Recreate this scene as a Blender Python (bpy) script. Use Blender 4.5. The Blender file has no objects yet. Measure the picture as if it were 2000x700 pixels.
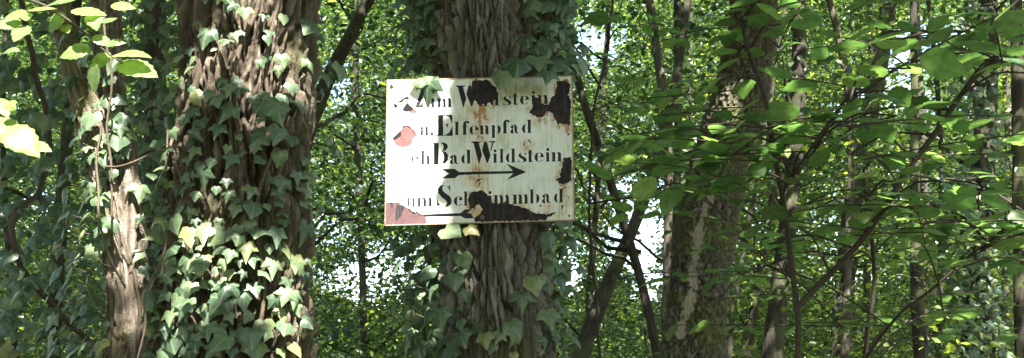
import bpy, math, random
import numpy as np
from mathutils import Vector
random.seed(7)
rng = np.random.default_rng(11)
R = math.radians
scene = bpy.context.scene
COL = scene.collection

# ------------------------------------------------------------------ camera
PITCH = R(11.0); CZ = 1.6; F = 2000.0
cam_d = bpy.data.cameras.new('camera'); cam = bpy.data.objects.new('camera', cam_d); COL.objects.link(cam)
cam.location = (0, 0, CZ); cam.rotation_euler = (R(90) + PITCH, 0, 0)
cam_d.sensor_width = 36; cam_d.lens = 36; cam_d.clip_start = 0.05; cam_d.clip_end = 1500
scene.camera = cam
CP, SP = math.cos(PITCH), math.sin(PITCH)

def W(px, py, Y):
    """point seen at picture position (px, py) standing at world depth Y"""
    x = (px - 1000) / F; y = (350 - py) / F
    ry = CP - y * SP; rz = SP + y * CP
    k = Y / ry
    return np.array([x * k, Y, CZ + rz * k])
def S(py, Y):
    y = (350 - py) / F
    return Y / (CP - y * SP) / F          # metres per picture pixel
def to_px(P):
    P = np.asarray(P, float)
    d = P[..., 1] * CP + (P[..., 2] - CZ) * SP
    u = -P[..., 1] * SP + (P[..., 2] - CZ) * CP
    d = np.maximum(d, 1e-3)
    return 1000 + F * P[..., 0] / d, 350 - F * u / d

# ------------------------------------------------------------------ light
SUN_EL, SUN_AZ = R(56), R(14)             # behind the camera, a little to the right
SUN = np.array([math.sin(SUN_AZ) * math.cos(SUN_EL), -math.cos(SUN_AZ) * math.cos(SUN_EL), math.sin(SUN_EL)])
sl = bpy.data.lights.new('sun', 'SUN'); sl.energy = 5.0; sl.angle = R(0.5); sl.color = (1.0, 0.95, 0.86)
so = bpy.data.objects.new('sun', sl); COL.objects.link(so)
so.rotation_euler = Vector(SUN).to_track_quat('Z', 'Y').to_euler()
so.location = (2, -6, 12)
wd = bpy.data.worlds.new('World'); scene.world = wd; wd.use_nodes = True
nt = wd.node_tree; bg = nt.nodes['Background']
sky = nt.nodes.new('ShaderNodeTexSky'); sky.sky_type = 'NISHITA'; sky.sun_disc = False
sky.sun_elevation = SUN_EL; sky.sun_rotation = math.atan2(SUN[0], SUN[1]); sky.dust_density = 2.0; sky.ozone_density = .6
nt.links.new(sky.outputs[0], bg.inputs[0]); bg.inputs[1].default_value = 0.11
vs = scene.view_settings; vs.view_transform = 'Standard'; vs.look = 'None'; vs.gamma = 1
vs.use_curve_mapping = False; vs.exposure = 2.9
scene.cycles.max_bounces = 8; scene.cycles.transmission_bounces = 6; scene.cycles.diffuse_bounces = 4
scene.cycles.sample_clamp_indirect = 6

# ------------------------------------------------------------------ noise
class Perlin:
    def __init__(s, seed):
        r = np.random.default_rng(seed)
        s.p = np.concatenate([r.permutation(256)] * 3)
        g = r.normal(size=(256, 3)); s.g = g / np.linalg.norm(g, axis=1)[:, None]
    def __call__(s, P):
        P = np.asarray(P, float); i = np.floor(P).astype(int); f = P - i; i &= 255
        u = f * f * f * (f * (f * 6 - 15) + 10)
        out = 0
        for dx in (0, 1):
            wx = u[:, 0] if dx else 1 - u[:, 0]
            for dy in (0, 1):
                wy = u[:, 1] if dy else 1 - u[:, 1]
                for dz in (0, 1):
                    wz = u[:, 2] if dz else 1 - u[:, 2]
                    h = s.p[s.p[s.p[(i[:, 0] + dx) & 255] + ((i[:, 1] + dy) & 255)] + ((i[:, 2] + dz) & 255)]
                    g = s.g[h]
                    out = out + wx * wy * wz * (g[:, 0] * (f[:, 0] - dx) + g[:, 1] * (f[:, 1] - dy) + g[:, 2] * (f[:, 2] - dz))
        return out
PN = [Perlin(k) for k in range(8)]
def sstep(a, b, x):
    t = np.clip((x - a) / (b - a), 0, 1); return t * t * (3 - 2 * t)
def nrm(v):
    v = np.asarray(v, float); return v / np.maximum(np.linalg.norm(v, axis=-1, keepdims=True), 1e-9)

# ------------------------------------------------------------------ mesh helpers
def mesh_obj(name, V, F_list, mats, parent=None, mat_ids=None, attrs=None, smooth=False):
    """F_list: list of (n,k) int arrays; mat_ids: one id per array"""
    me = bpy.data.meshes.new(name)
    V = np.asarray(V, np.float32)
    F_list = [np.asarray(f, np.int32) for f in F_list]
    me.vertices.add(len(V)); me.vertices.foreach_set('co', V.ravel())
    nl = sum(f.size for f in F_list); npoly = sum(len(f) for f in F_list)
    me.loops.add(nl); me.loops.foreach_set('vertex_index', np.concatenate([f.ravel() for f in F_list]))
    me.polygons.add(npoly)
    tot = np.concatenate([np.full(len(f), f.shape[1], np.int32) for f in F_list])
    st = np.concatenate([[0], np.cumsum(tot)[:-1]]).astype(np.int32)
    me.polygons.foreach_set('loop_start', st)
    try: me.polygons.foreach_set('loop_total', tot)
    except Exception: pass
    if not isinstance(mats, (list, tuple)): mats = [mats]
    for m in mats: me.materials.append(m)
    if mat_ids is not None:
        me.polygons.foreach_set('material_index', np.concatenate([np.full(len(f), k, np.int32) for f, k in zip(F_list, mat_ids)]))
    me.polygons.foreach_set('use_smooth', np.full(npoly, smooth, bool))
    for k, (typ, a) in (attrs or {}).items():
        at = me.attributes.new(k, typ, 'POINT')
        at.data.foreach_set({'FLOAT': 'value', 'FLOAT_VECTOR': 'vector', 'FLOAT_COLOR': 'color'}[typ], np.asarray(a, np.float32).ravel())
    me.update(calc_edges=True); me.validate()
    o = bpy.data.objects.new(name, me); COL.objects.link(o)
    if parent is not None:
        o.parent = parent; o.matrix_parent_inverse = parent.matrix_world.inverted()
        o.location = -np.array(parent.location); o.matrix_parent_inverse.identity()
    return o
def tag(o, label=None, cat=None, group=None, kind=None):
    if label: o['label'] = label
    if cat: o['category'] = cat
    if group: o['group'] = group
    if kind: o['kind'] = kind
    return o
def empty(name, loc, label, cat, group=None):
    o = bpy.data.objects.new(name, None); COL.objects.link(o); o.location = [float(c) for c in loc]
    o.empty_display_size = 0.1
    return tag(o, label, cat, group)

class Tubes:
    def __init__(s): s.V = []; s.F = []; s.n = 0
    def add(s, pts, rad, k=6, sub=4, wob=0.0, seed=0):
        pts = np.asarray(pts, float); rad = np.atleast_1d(np.asarray(rad, float))
        if len(rad) == 1: rad = np.full(len(pts), rad[0])
        if len(rad) != len(pts): rad = np.interp(np.linspace(0, 1, len(pts)), np.linspace(0, 1, len(rad)), rad)
        if sub > 1 and len(pts) > 1:
            Q = []; q = []
            P = np.vstack([2 * pts[0] - pts[1], pts, 2 * pts[-1] - pts[-2]])
            for i in range(1, len(P) - 2):
                for t in np.arange(sub) / sub:
                    a, b, c, d = P[i - 1], P[i], P[i + 1], P[i + 2]
                    Q.append(.5 * ((2 * b) + (-a + c) * t + (2 * a - 5 * b + 4 * c - d) * t * t + (-a + 3 * b - 3 * c + d) * t ** 3))
                    q.append(rad[i - 1] * (1 - t) + rad[i] * t)
            Q.append(pts[-1]); q.append(rad[-1]); pts = np.array(Q); rad = np.array(q)
        if wob:
            L = np.cumsum(np.r_[0, np.linalg.norm(np.diff(pts, axis=0), axis=1)])
            for ax in range(3):
                pts[:, ax] += wob * PN[ax](np.stack([L * 6 + seed * 3.1, np.full(len(L), seed * 1.7 + .3), np.full(len(L), ax + .5)], 1))
        T = nrm(np.gradient(pts, axis=0))
        ref = np.array([0, 0, 1.]) if abs(T[0, 2]) < .9 else np.array([1., 0, 0])
        N = []; n = ref
        for t in T:
            n = n - t * np.dot(n, t)
            if np.linalg.norm(n) < 1e-4: n = np.cross(t, [1, 0.3, 0])
            n = n / np.linalg.norm(n); N.append(n)
        N = np.array(N); B = np.cross(T, N)
        a = np.arange(k) * 2 * np.pi / k
        ring = N[:, None] * np.cos(a)[None, :, None] + B[:, None] * np.sin(a)[None, :, None]
        V = (pts[:, None] + ring * rad[:, None, None]).reshape(-1, 3)
        m = len(pts); i = np.arange(m - 1)[:, None] * k; j = np.arange(k)[None]; j2 = (j + 1) % k
        f = np.stack([i + j, i + j2, i + k + j2, i + k + j], -1).reshape(-1, 4)
        s.V.append(V); s.F.append(f + s.n); s.n += len(V)
    def build(s, name, mat, parent=None):
        return mesh_obj(name, np.vstack(s.V), [np.vstack(s.F)], mat, parent, smooth=True)

# leaf templates : (x across, y along, z up) + faces
def leaf_outline(w, n=4, serr=0.0):
    ys = np.linspace(0, 1, n + 2)[1:-1]
    ws = w * np.sin(np.pi * ys ** .8) ** .8
    return ys, ws
T_FAR = (np.array([[0, 0, 0], [.34, .42, .04], [0, 1, 0], [-.34, .42, .04]]), [np.array([[0, 1, 2, 3]])])
def t_mid():
    V = [[0, 0, 0], [.26, .25, .05], [.33, .55, .06], [.16, .85, .0], [0, 1.05, -.06], [-.16, .85, .0], [-.33, .55, .06], [-.26, .25, .05], [0, .5, 0]]
    return np.array(V), [np.array([[0, 1, 2, 8], [8, 2, 3, 4], [8, 4, 5, 6], [0, 8, 6, 7]])]
T_MID = t_mid()
def t_broad(w=.40, serr=.022, n=11, droop=.16):
    # midrib + serrated margins
    ys = np.linspace(0, 1, n)
    ws = w * np.sin(np.pi * np.clip(ys, 0, 1) ** .85) ** .7 + .0
    V = []; 
    for i, (y, a) in enumerate(zip(ys, ws)):
        z = -droop * (y - .25) ** 2
        a2 = a + (serr if i % 2 else -serr) * (0 < i < n - 1)
        V += [[0, y, z], [a2 * .55, y - .01, z + .045 * a / w], [a2, y - .035, z + .02], [-a2 * .55, y - .01, z + .045 * a / w], [-a2, y - .035, z + .02]]
    V = np.array(V); V[-1] = V[-5] + [0, .04, 0]; V[-3] = V[-1]; V[-2] = V[-1]; V[-4] = V[-1]
    f = []
    for i in range(n - 1):
        a = i * 5; b = a + 5
        f += [[a, a + 1, b + 1, b], [a + 1, a + 2, b + 2, b + 1], [a + 3, a, b, b + 3], [a + 4, a + 3, b + 3, b + 4]]
    return V, [np.array(f)]
T_BROAD = t_broad(.36)
def t_ivy(k=0):
    o = [[(0, -.02), (.14, -.13), (.34, -.15), (.46, .0), (.60, .29), (.37, .40), (.25, .58), (.12, .82), (0, 1.0)],
         [(0, 0), (.2, -.14), (.42, -.06), (.50, .12), (.56, .30), (.40, .52), (.24, .72), (.1, .9), (0, 1.0)],
         [(0, -.04), (.12, -.16), (.36, -.22), (.42, -.04), (.68, .34), (.33, .38), (.22, .56), (.1, .86), (0, 1.08)]][k]
    pts = o + [(-x * (.92 + .05 * k), y) for x, y in o[-2:0:-1]]
    V = [[0, .3, .07]]
    for x, y in pts:
        z = -.16 * abs(x) ** 1.3 - .15 * max(y - .45, 0) + (.05 if (abs(x) < .3 and y > .4) else 0)
        V.append([x, y, z])
    # an inner ring so that the blade bends
    n = len(pts)
    for x, y in pts:
        V.append([x * .5, .3 + (y - .3) * .5, .05 - .03 * abs(x)])
    f4 = [[1 + i, 1 + (i + 1) % n, 1 + n + (i + 1) % n, 1 + n + i] for i in range(n)]
    f3 = [[1 + n + i, 1 + n + (i + 1) % n, 0] for i in range(n)]
    return np.array(V), [np.array(f4), np.array(f3)]
T_IVY = [t_ivy(k) for k in range(3)]

class Leaves:
    def __init__(s): s.V = []; s.F = {}; s.A = []; s.n = 0
    def add(s, tpl, P, N, D, size, rnd=None, mat=0, wj=.12):
        P = np.asarray(P, float); m = len(P)
        if m == 0: return
        N = nrm(N); D = np.asarray(D, float); D = nrm(D - N * (D * N).sum(1)[:, None]); X = np.cross(D, N)
        tv, tf = tpl; size = np.broadcast_to(size, (m,)).astype(float)
        wx = size * (1 + wj * rng.normal(size=m))
        cz = size * rng.uniform(.3, 2.2, m)
        V = P[:, None] + X[:, None] * (tv[None, :, 0:1] * wx[:, None, None]) + D[:, None] * (tv[None, :, 1:2] * size[:, None, None]) + N[:, None] * (tv[None, :, 2:3] * cz[:, None, None])
        if rnd is None: rnd = rng.random(m)
        k = len(tv)
        A = np.empty((m, k, 3)); A[..., 0] = tv[None, :, 0]; A[..., 1] = tv[None, :, 1]; A[..., 2] = np.asarray(rnd)[:, None]
        s.V.append(V.reshape(-1, 3)); s.A.append(A.reshape(-1, 3))
        for f in tf:
            g = (f[None] + (np.arange(m) * k)[:, None, None] + s.n).reshape(-1, f.shape[1])
            s.F.setdefault((f.shape[1], mat), []).append(g)
        s.n += m * k
    def tubes(s, tb, mat):
        if not tb.V: return
        V = np.vstack(tb.V); s.V.append(V); s.A.append(np.full((len(V), 3), .5))
        s.F.setdefault((4, mat), []).append(np.vstack(tb.F) + s.n); s.n += len(V)
    def build(s, name, mats, parent=None, smooth=False):
        ks = list(s.F)
        return mesh_obj(name, np.vstack(s.V), [np.vstack(s.F[k]) for k in ks], mats, parent, [k[1] for k in ks],
                        {'leaf': ('FLOAT_VECTOR', np.vstack(s.A))}, smooth)

# ------------------------------------------------------------------ materials
def mat(name):
    m = bpy.data.materials.new(name); m.use_nodes = True
    n = m.node_tree.nodes; n.clear(); return m, n, m.node_tree.links
def ramp(n, stops):
    r = n.new('ShaderNodeValToRGB'); e = r.color_ramp.elements
    while len(e) < len(stops): e.new(.5)
    for k, (p, c) in enumerate(stops): e[k].position = p; e[k].color = (*c, 1)
    return r
def math_n(n, l, op, a, b=None, clamp=False):
    m = n.new('ShaderNodeMath'); m.operation = op; m.use_clamp = clamp
    for k, v in enumerate((a, b)):
        if v is None: continue
        if hasattr(v, 'is_linked'): l.new(v, m.inputs[k])
        else: m.inputs[k].default_value = v
    return m.outputs[0]
def leaf_mat(name, stops, trans, tcol, rough=.42, veins=0.0, vein_col=(.25, .30, .16), spec=.5, palm=False):
    m, n, l = mat(name)
    a = n.new('ShaderNodeAttribute'); a.attribute_name = 'leaf'
    sp = n.new('ShaderNodeSeparateXYZ'); l.new(a.outputs['Vector'], sp.inputs[0])
    r = ramp(n, stops); l.new(sp.outputs[2], r.inputs[0])
    g = n.new('ShaderNodeTexCoord'); ns = n.new('ShaderNodeTexNoise'); ns.inputs['Scale'].default_value = 60; ns.inputs['Detail'].default_value = 3
    l.new(g.outputs['Object'], ns.inputs['Vector'])
    hs = n.new('ShaderNodeHueSaturation'); l.new(r.outputs[0], hs.inputs['Color'])
    mr = n.new('ShaderNodeMapRange'); mr.inputs[1].default_value = .3; mr.inputs[2].default_value = .7; mr.inputs[3].default_value = .72; mr.inputs[4].default_value = 1.3
    l.new(ns.outputs[0], mr.inputs[0]); l.new(mr.outputs[0], hs.inputs['Value'])
    col = hs.outputs[0]
    if veins:
        ax = math_n(n, l, 'ABSOLUTE', sp.outputs[0])
        if palm:
            ang = math_n(n, l, 'ARCTAN2', ax, math_n(n, l, 'ADD', sp.outputs[1], -.02))
            # rays at 0, 50 and 105 degrees
            d = math_n(n, l, 'MINIMUM', math_n(n, l, 'MINIMUM', math_n(n, l, 'ABSOLUTE', ang), math_n(n, l, 'ABSOLUTE', math_n(n, l, 'ADD', ang, -.95))), math_n(n, l, 'ABSOLUTE', math_n(n, l, 'ADD', ang, -1.9)))
            v = math_n(n, l, 'LESS_THAN', d, .07)
        else:
            q = math_n(n, l, 'SUBTRACT', sp.outputs[1], math_n(n, l, 'MULTIPLY', ax, .8))
            fr = math_n(n, l, 'PINGPONG', math_n(n, l, 'MULTIPLY', q, 8.0), .5)
            v = math_n(n, l, 'MAXIMUM', math_n(n, l, 'LESS_THAN', fr, .06), math_n(n, l, 'LESS_THAN', ax, .018))
        v = math_n(n, l, 'MULTIPLY', v, veins)
        mx = n.new('ShaderNodeMixRGB'); l.new(v, mx.inputs[0]); l.new(col, mx.inputs[1]); mx.inputs[2].default_value = (*vein_col, 1)
        col = mx.outputs[0]
    p = n.new('ShaderNodeBsdfPrincipled'); l.new(col, p.inputs['Base Color']); p.inputs['Roughness'].default_value = rough
    p.inputs['Specular IOR Level'].default_value = spec
    if palm or veins:
        bp = n.new('ShaderNodeBump'); bp.inputs['Strength'].default_value = .35; bp.inputs['Distance'].default_value = .003
        l.new(ns.outputs[0], bp.inputs['Height']); l.new(bp.outputs[0], p.inputs['Normal'])
    t = n.new('ShaderNodeBsdfTranslucent')
    tm = n.new('ShaderNodeMixRGB'); tm.blend_type = 'MULTIPLY'; tm.inputs[0].default_value = 1; l.new(col, tm.inputs[1]); tm.inputs[2].default_value = (*tcol, 1)
    l.new(tm.outputs[0], t.inputs[0])
    ms = n.new('ShaderNodeMixShader'); ms.inputs[0].default_value = trans
    l.new(p.outputs[0], ms.inputs[1]); l.new(t.outputs[0], ms.inputs[2])
    o = n.new('ShaderNodeOutputMaterial'); l.new(ms.outputs[0], o.inputs[0]); return m
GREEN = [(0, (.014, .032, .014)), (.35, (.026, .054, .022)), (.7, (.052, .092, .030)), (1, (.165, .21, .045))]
M_CROWN = leaf_mat('beech_leaf', GREEN, .42, (2.8, 2.7, 1.2), .36, spec=.6)
M_FARLEAF = leaf_mat('far_leaf', [(0, (.03, .056, .02)), (.5, (.05, .086, .028)), (1, (.165, .21, .05))], .42, (2.6, 2.5, 1.3), .42)
M_HAZEL = leaf_mat('hazel_leaf', [(0, (.046, .088, .042)), (.45, (.082, .148, .062)), (.8, (.135, .205, .080)), (1, (.22, .30, .09))], .50, (2.2, 2.4, 1.15), .42, .35, (.10, .18, .06))  # palest stop is painted sunlight for the top left branch
M_IVY = leaf_mat('ivy_leaf', [(0, (.040, .075, .042)), (.55, (.075, .12, .064)), (.92, (.12, .165, .08)), (.985, (.16, .18, .07)), (1, (.24, .22, .08))], .18, (1.8, 2.1, 1.0), .38, .55, (.17, .22, .12), palm=True)

def bark_mat(name, crest, mid, crack, moss=None, moss_amt=0.0, bump=.5, bare=None):
    m, n, l = mat(name)
    a = n.new('ShaderNodeAttribute'); a.attribute_name = 'bark'
    sp = n.new('ShaderNodeSeparateXYZ'); l.new(a.outputs['Vector'], sp.inputs[0])
    g = n.new('ShaderNodeTexCoord')
    mp = n.new('ShaderNodeMapping'); mp.inputs['Scale'].default_value = (1, 1, .3); l.new(g.outputs['Object'], mp.inputs[0])
    n1 = n.new('ShaderNodeTexNoise'); n1.inputs['Scale'].default_value = 55; n1.inputs['Detail'].default_value = 8; n1.inputs['Roughness'].default_value = .8; l.new(mp.outputs[0], n1.inputs['Vector'])
    n2 = n.new('ShaderNodeTexNoise'); n2.inputs['Scale'].default_value = 5; n2.inputs['Detail'].default_value = 5; l.new(g.outputs['Object'], n2.inputs['Vector'])
    n3 = n.new('ShaderNodeTexNoise'); n3.inputs['Scale'].default_value = 240; n3.inputs['Detail'].default_value = 4; l.new(g.outputs['Object'], n3.inputs['Vector'])
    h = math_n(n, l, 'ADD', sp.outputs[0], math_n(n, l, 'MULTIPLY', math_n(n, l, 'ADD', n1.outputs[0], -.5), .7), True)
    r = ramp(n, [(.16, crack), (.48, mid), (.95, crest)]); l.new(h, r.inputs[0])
    hs = n.new('ShaderNodeHueSaturation'); l.new(r.outputs[0], hs.inputs['Color'])
    mr = n.new('ShaderNodeMapRange'); mr.inputs[1].default_value = .3; mr.inputs[2].default_value = .7; mr.inputs[3].default_value = .55; mr.inputs[4].default_value = 1.45
    l.new(n3.outputs[0], mr.inputs[0]); l.new(mr.outputs[0], hs.inputs['Value'])
    col = hs.outputs[0]
    if moss:
        mk = n.new('ShaderNodeMapRange'); mk.inputs[1].default_value = .62 - moss_amt * .3; mk.inputs[2].default_value = .72 - moss_amt * .2
        l.new(math_n(n, l, 'ADD', n2.outputs[0], math_n(n, l, 'MULTIPLY', math_n(n, l, 'ADD', n1.outputs[0], -.5), .5)), mk.inputs[0])
        mx = n.new('ShaderNodeMixRGB'); l.new(math_n(n, l, 'MULTIPLY', mk.outputs[0], .8), mx.inputs[0]); l.new(col, mx.inputs[1]); mx.inputs[2].default_value = (*moss, 1); col = mx.outputs[0]
    if bare:
        mx = n.new('ShaderNodeMixRGB'); l.new(sp.outputs[1], mx.inputs[0]); l.new(col, mx.inputs[1]); mx.inputs[2].default_value = (*bare, 1); col = mx.outputs[0]
    p = n.new('ShaderNodeBsdfPrincipled'); l.new(col, p.inputs['Base Color']); p.inputs['Roughness'].default_value = .9
    p.inputs['Specular IOR Level'].default_value = .25
    bp = n.new('ShaderNodeBump'); bp.inputs['Strength'].default_value = bump; bp.inputs['Distance'].default_value = .03
    l.new(math_n(n, l, 'ADD', n1.outputs[0], math_n(n, l, 'MULTIPLY', n3.outputs[0], .35)), bp.inputs['Height']); l.new(bp.outputs[0], p.inputs['Normal'])
    o = n.new('ShaderNodeOutputMaterial'); l.new(p.outputs[0], o.inputs[0]); return m
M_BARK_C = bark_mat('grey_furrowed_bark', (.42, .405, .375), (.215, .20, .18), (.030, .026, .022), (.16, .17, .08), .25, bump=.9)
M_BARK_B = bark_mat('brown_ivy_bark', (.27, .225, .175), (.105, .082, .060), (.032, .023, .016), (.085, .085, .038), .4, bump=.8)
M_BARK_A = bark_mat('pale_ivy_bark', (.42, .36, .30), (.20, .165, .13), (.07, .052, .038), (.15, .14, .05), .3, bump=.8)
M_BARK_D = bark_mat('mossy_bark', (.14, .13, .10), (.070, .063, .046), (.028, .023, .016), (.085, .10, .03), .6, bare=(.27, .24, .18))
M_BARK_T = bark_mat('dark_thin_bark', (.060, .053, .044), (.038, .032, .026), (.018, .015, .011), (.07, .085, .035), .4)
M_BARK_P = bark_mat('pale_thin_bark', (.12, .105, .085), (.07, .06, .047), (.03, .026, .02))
M_TWIG = bark_mat('twig_bark', (.13, .10, .07), (.09, .07, .05), (.05, .04, .03), bump=.1)
M_VINE = bark_mat('ivy_stem_bark', (.30, .25, .18), (.2, .16, .11), (.09, .07, .05), bump=.3)

# ------------------------------------------------------------------ trunks
class Axis:
    def __init__(s, c):            # c: rows (x, y, z, r), ascending z
        c = np.array(sorted(map(tuple, c), key=lambda a: a[2])); s.c = c
    def __call__(s, z):
        z = np.asarray(z, float); c = s.c
        out = [np.interp(z, c[:, 2], c[:, k]) for k in (0, 1, 3)]
        for j, k in enumerate((0, 1)):   # straight on beyond the ends
            lo = (c[1, k] - c[0, k]) / (c[1, 2] - c[0, 2]); hi = (c[-1, k] - c[-2, k]) / (c[-1, 2] - c[-2, 2])
            out[j] = np.where(z < c[0, 2], c[0, k] + lo * (z - c[0, 2]), out[j]); out[j] = np.where(z > c[-1, 2], c[-1, k] + hi * (z - c[-1, 2]), out[j])
        return out
def px_axis(pts, Y, ydeep=0):
    """pts: (px, py, width_px)"""
    return Axis([(*W(a, b, Y), .5 * w * S(b, Y)) for a, b, w in pts])

def trunk(name, ax, material, parent, amp=.012, sx=.035, sz=.2, seed=0, top=8.0, fine=(1.4, 3.6), dz=.004, nt=360, lobes=(), rough=1.0, z0=-.1, flare=.5, bare=None, sm=.06):
    z = np.concatenate([np.arange(z0, fine[0], .06), np.arange(fine[0], fine[1], dz), np.arange(fine[1], top, .15)]) if top > fine[1] else np.concatenate([np.arange(z0, fine[0], .06), np.arange(fine[0], top, dz)])
    th = np.arange(nt) * 2 * np.pi / nt
    # smoothed axis
    zs = np.linspace(z0 - .3, top + .3, 200)
    X, Yv, r = ax(zs); k = max(1, int(sm / (zs[1] - zs[0]) * 3)); ker = np.ones(2 * k + 1) / (2 * k + 1)
    def smf(a): return np.convolve(np.pad(a, k, mode='edge'), ker, 'valid')
    X, Yv, r = [np.interp(z, zs, smf(a)) for a in (X, Yv, r)]
    r = r * (1 + flare * np.exp(-np.maximum(z, 0) / .3)) * np.interp(z, [fine[1], max(top, fine[1] + .1)], [1, .6])
    Z, T = np.meshgrid(z, th, indexing='ij'); r2 = np.repeat(r[:, None], nt, 1)
    lob = 1.0
    for (n_, a_, ph, tw) in lobes: lob = lob + a_ * np.cos(n_ * T + ph + tw * Z)
    r2 = r2 * lob
    # bark relief
    q = np.stack([(r.mean() * np.cos(T)).ravel(), (r.mean() * np.sin(T)).ravel(), Z.ravel()], 1)
    wv = q / [.10, .10, .28]
    wr = np.stack([PN[(seed + 1) % 8](wv), PN[(seed + 2) % 8](wv), 0 * wv[:, 0]], 1) * .03
    q2 = q + wr
    a1 = PN[seed % 8](q2 / [sx, sx, sz] + seed)
    h1 = np.clip(np.abs(a1) * 4.6, 0, 1) ** .55
    a2 = PN[(seed + 3) % 8](q2 / [sx * .42, sx * .42, sz * .38] + 9.1)
    h2 = np.clip(np.abs(a2) * 2.6, 0, 1) ** .8
    a3 = PN[(seed + 4) % 8](q2 / [sx * .16, sx * .16, sz * .10])
    a4 = PN[(seed + 5) % 8](q / [.10, .10, .30])
    h = .52 * h1 * (.5 + .5 * h2) + .24 * h2 + .24 * (a3 + .5)
    br = np.zeros(len(h))
    if bare:
        P0 = np.stack([X[:, None] + r2 * np.cos(T), Yv[:, None] + r2 * np.sin(T), Z], -1).reshape(-1, 3)
        ppx, ppy = to_px(P0); front = (np.sin(T.ravel()) < .2)
        for (x0, y0, x1, y1, w0) in bare:
            t = np.clip(((ppx - x0) * (x1 - x0) + (ppy - y0) * (y1 - y0)) / ((x1 - x0) ** 2 + (y1 - y0) ** 2), 0, 1)
            d = np.hypot(ppx - x0 - t * (x1 - x0), ppy - y0 - t * (y1 - y0))
            br = np.maximum(br, sstep(w0 * 1.15, w0 * .75, d + PN[5](q / .02) * 11 + PN[6](q / [.05, .05, .12]) * 16) * front)
        h = h * (1 - .75 * br) + .25 * br
    disp = amp * (h - .6) * rough + amp * .9 * a4
    rr = r2 + disp.reshape(r2.shape)
    V = np.stack([X[:, None] + rr * np.cos(T), Yv[:, None] + rr * np.sin(T), Z], -1).reshape(-1, 3)
    m = len(z); i = np.arange(m - 1)[:, None] * nt; j = np.arange(nt)[None]; j2 = (j + 1) % nt
    f = np.stack([i + j, i + j2, i + nt + j2, i + nt + j], -1).reshape(-1, 4)
    cap = np.arange(nt)[None] + (m - 1) * nt
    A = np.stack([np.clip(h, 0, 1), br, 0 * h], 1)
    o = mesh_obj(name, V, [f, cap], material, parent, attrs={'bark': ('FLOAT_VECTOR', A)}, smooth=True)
    def surf(px, py, Yref):
        """front surface point and outward normal for a picture position"""
        p = W(px, py, Yref); z_ = p[2]
        for _ in range(3):
            cx, cy, r_ = [float(np.interp(z_, z, a)) for a in (X, Yv, r)]
            s_ = np.clip((p[0] - cx) / r_, -.97, .97); c_ = math.sqrt(1 - s_ * s_)
            p = W(px, py, cy - c_ * r_); z_ = p[2]
        return np.array([cx + s_ * r_, cy - c_ * r_, z_]), np.array([s_, -c_, 0.]), (p[0] - cx) / r_
    return o, surf

# ------------------------------------------------------------------ ground
def ground():
    n1 = 160
    u = np.linspace(-1, 1, n1); g = np.sign(u) * (np.abs(u) ** 3.2) * 400
    X, Yg = np.meshgrid(g, g + 6, indexing='ij')
    q = np.stack([X.ravel() / 2.3, Yg.ravel() / 2.3, 0 * X.ravel()], 1)
    Zg = .10 * PN[1](q) - .05 + np.clip(np.hypot(X, Yg).ravel() - 60, 0, None) * -.01
    V = np.stack([X.ravel(), Yg.ravel(), Zg], 1)
    i = np.arange(n1 - 1)[:, None] * n1; j = np.arange(n1 - 1)[None]
    f = np.stack([i + j, i + n1 + j, i + n1 + j + 1, i + j + 1], -1).reshape(-1, 4)
    m, n, l = mat('forest_floor')
    g_ = n.new('ShaderNodeTexCoord'); v = n.new('ShaderNodeTexVoronoi'); v.inputs['Scale'].default_value = 22; l.new(g_.outputs['Object'], v.inputs['Vector'])
    ns = n.new('ShaderNodeTexNoise'); ns.inputs['Scale'].default_value = 1.2; ns.inputs['Detail'].default_value = 6; l.new(g_.outputs['Object'], ns.inputs['Vector'])
    r = ramp(n, [(0, (.06, .042, .028)), (.5, (.14, .095, .055)), (1, (.20, .15, .09))]); l.new(v.outputs['Color'], r.inputs[0])
    r2 = ramp(n, [(.45, (0, 0, 0)), (.6, (1, 1, 1))]); l.new(ns.outputs[0], r2.inputs[0])
    mx = n.new('ShaderNodeMixRGB'); l.new(r2.outputs[0], mx.inputs[0]); l.new(r.outputs[0], mx.inputs[1]); mx.inputs[2].default_value = (.05, .085, .025, 1)
    p = n.new('ShaderNodeBsdfPrincipled'); p.inputs['Roughness'].default_value = .95; l.new(mx.outputs[0], p.inputs['Base Color'])
    bp = n.new('ShaderNodeBump'); bp.inputs['Distance'].default_value = .03; l.new(v.outputs['Distance'], bp.inputs['Height']); l.new(bp.outputs[0], p.inputs['Normal'])
    o = n.new('ShaderNodeOutputMaterial'); l.new(p.outputs[0], o.inputs[0])
    tag(mesh_obj('ground', V, [f], m, smooth=True), 'forest floor of brown leaf litter and low green growth', kind='structure')
ground()

# ------------------------------------------------------------------ the main trees
YC = 3.50; YB = 3.05; YA = 2.95; YD = 5.6
def base_of(ax): x, y, r = ax(0.0); return (float(x), float(y), 0.0)
# centre tree that carries the sign
axC = px_axis([(944, -60, 176), (946, 100, 178), (956, 300, 186), (964, 480, 200), (972, 700, 218)], YC)
tC = empty('sign_tree', base_of(axC), 'grey deeply furrowed trunk carrying the rusty white sign, ivy on both flanks', 'tree')
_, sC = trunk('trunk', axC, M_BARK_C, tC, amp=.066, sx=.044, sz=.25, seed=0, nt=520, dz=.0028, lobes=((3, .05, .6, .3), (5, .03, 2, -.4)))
# big left tree
axB = px_axis([(490, -60, 262), (488, 100, 258), (478, 300, 262), (470, 500, 266), (468, 700, 274)], YB)
tB = empty('broad_tree', base_of(axB), 'broadest brown trunk left of the sign, densely hung with ivy leaves', 'tree')
_, sB = trunk('trunk', axB, M_BARK_B, tB, amp=.060, sx=.044, sz=.25, seed=2, nt=480, dz=.0035, lobes=((4, .07, 1.0, .5), (7, .035, 0, -.7), (11, .02, 0, .4)))
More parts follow.
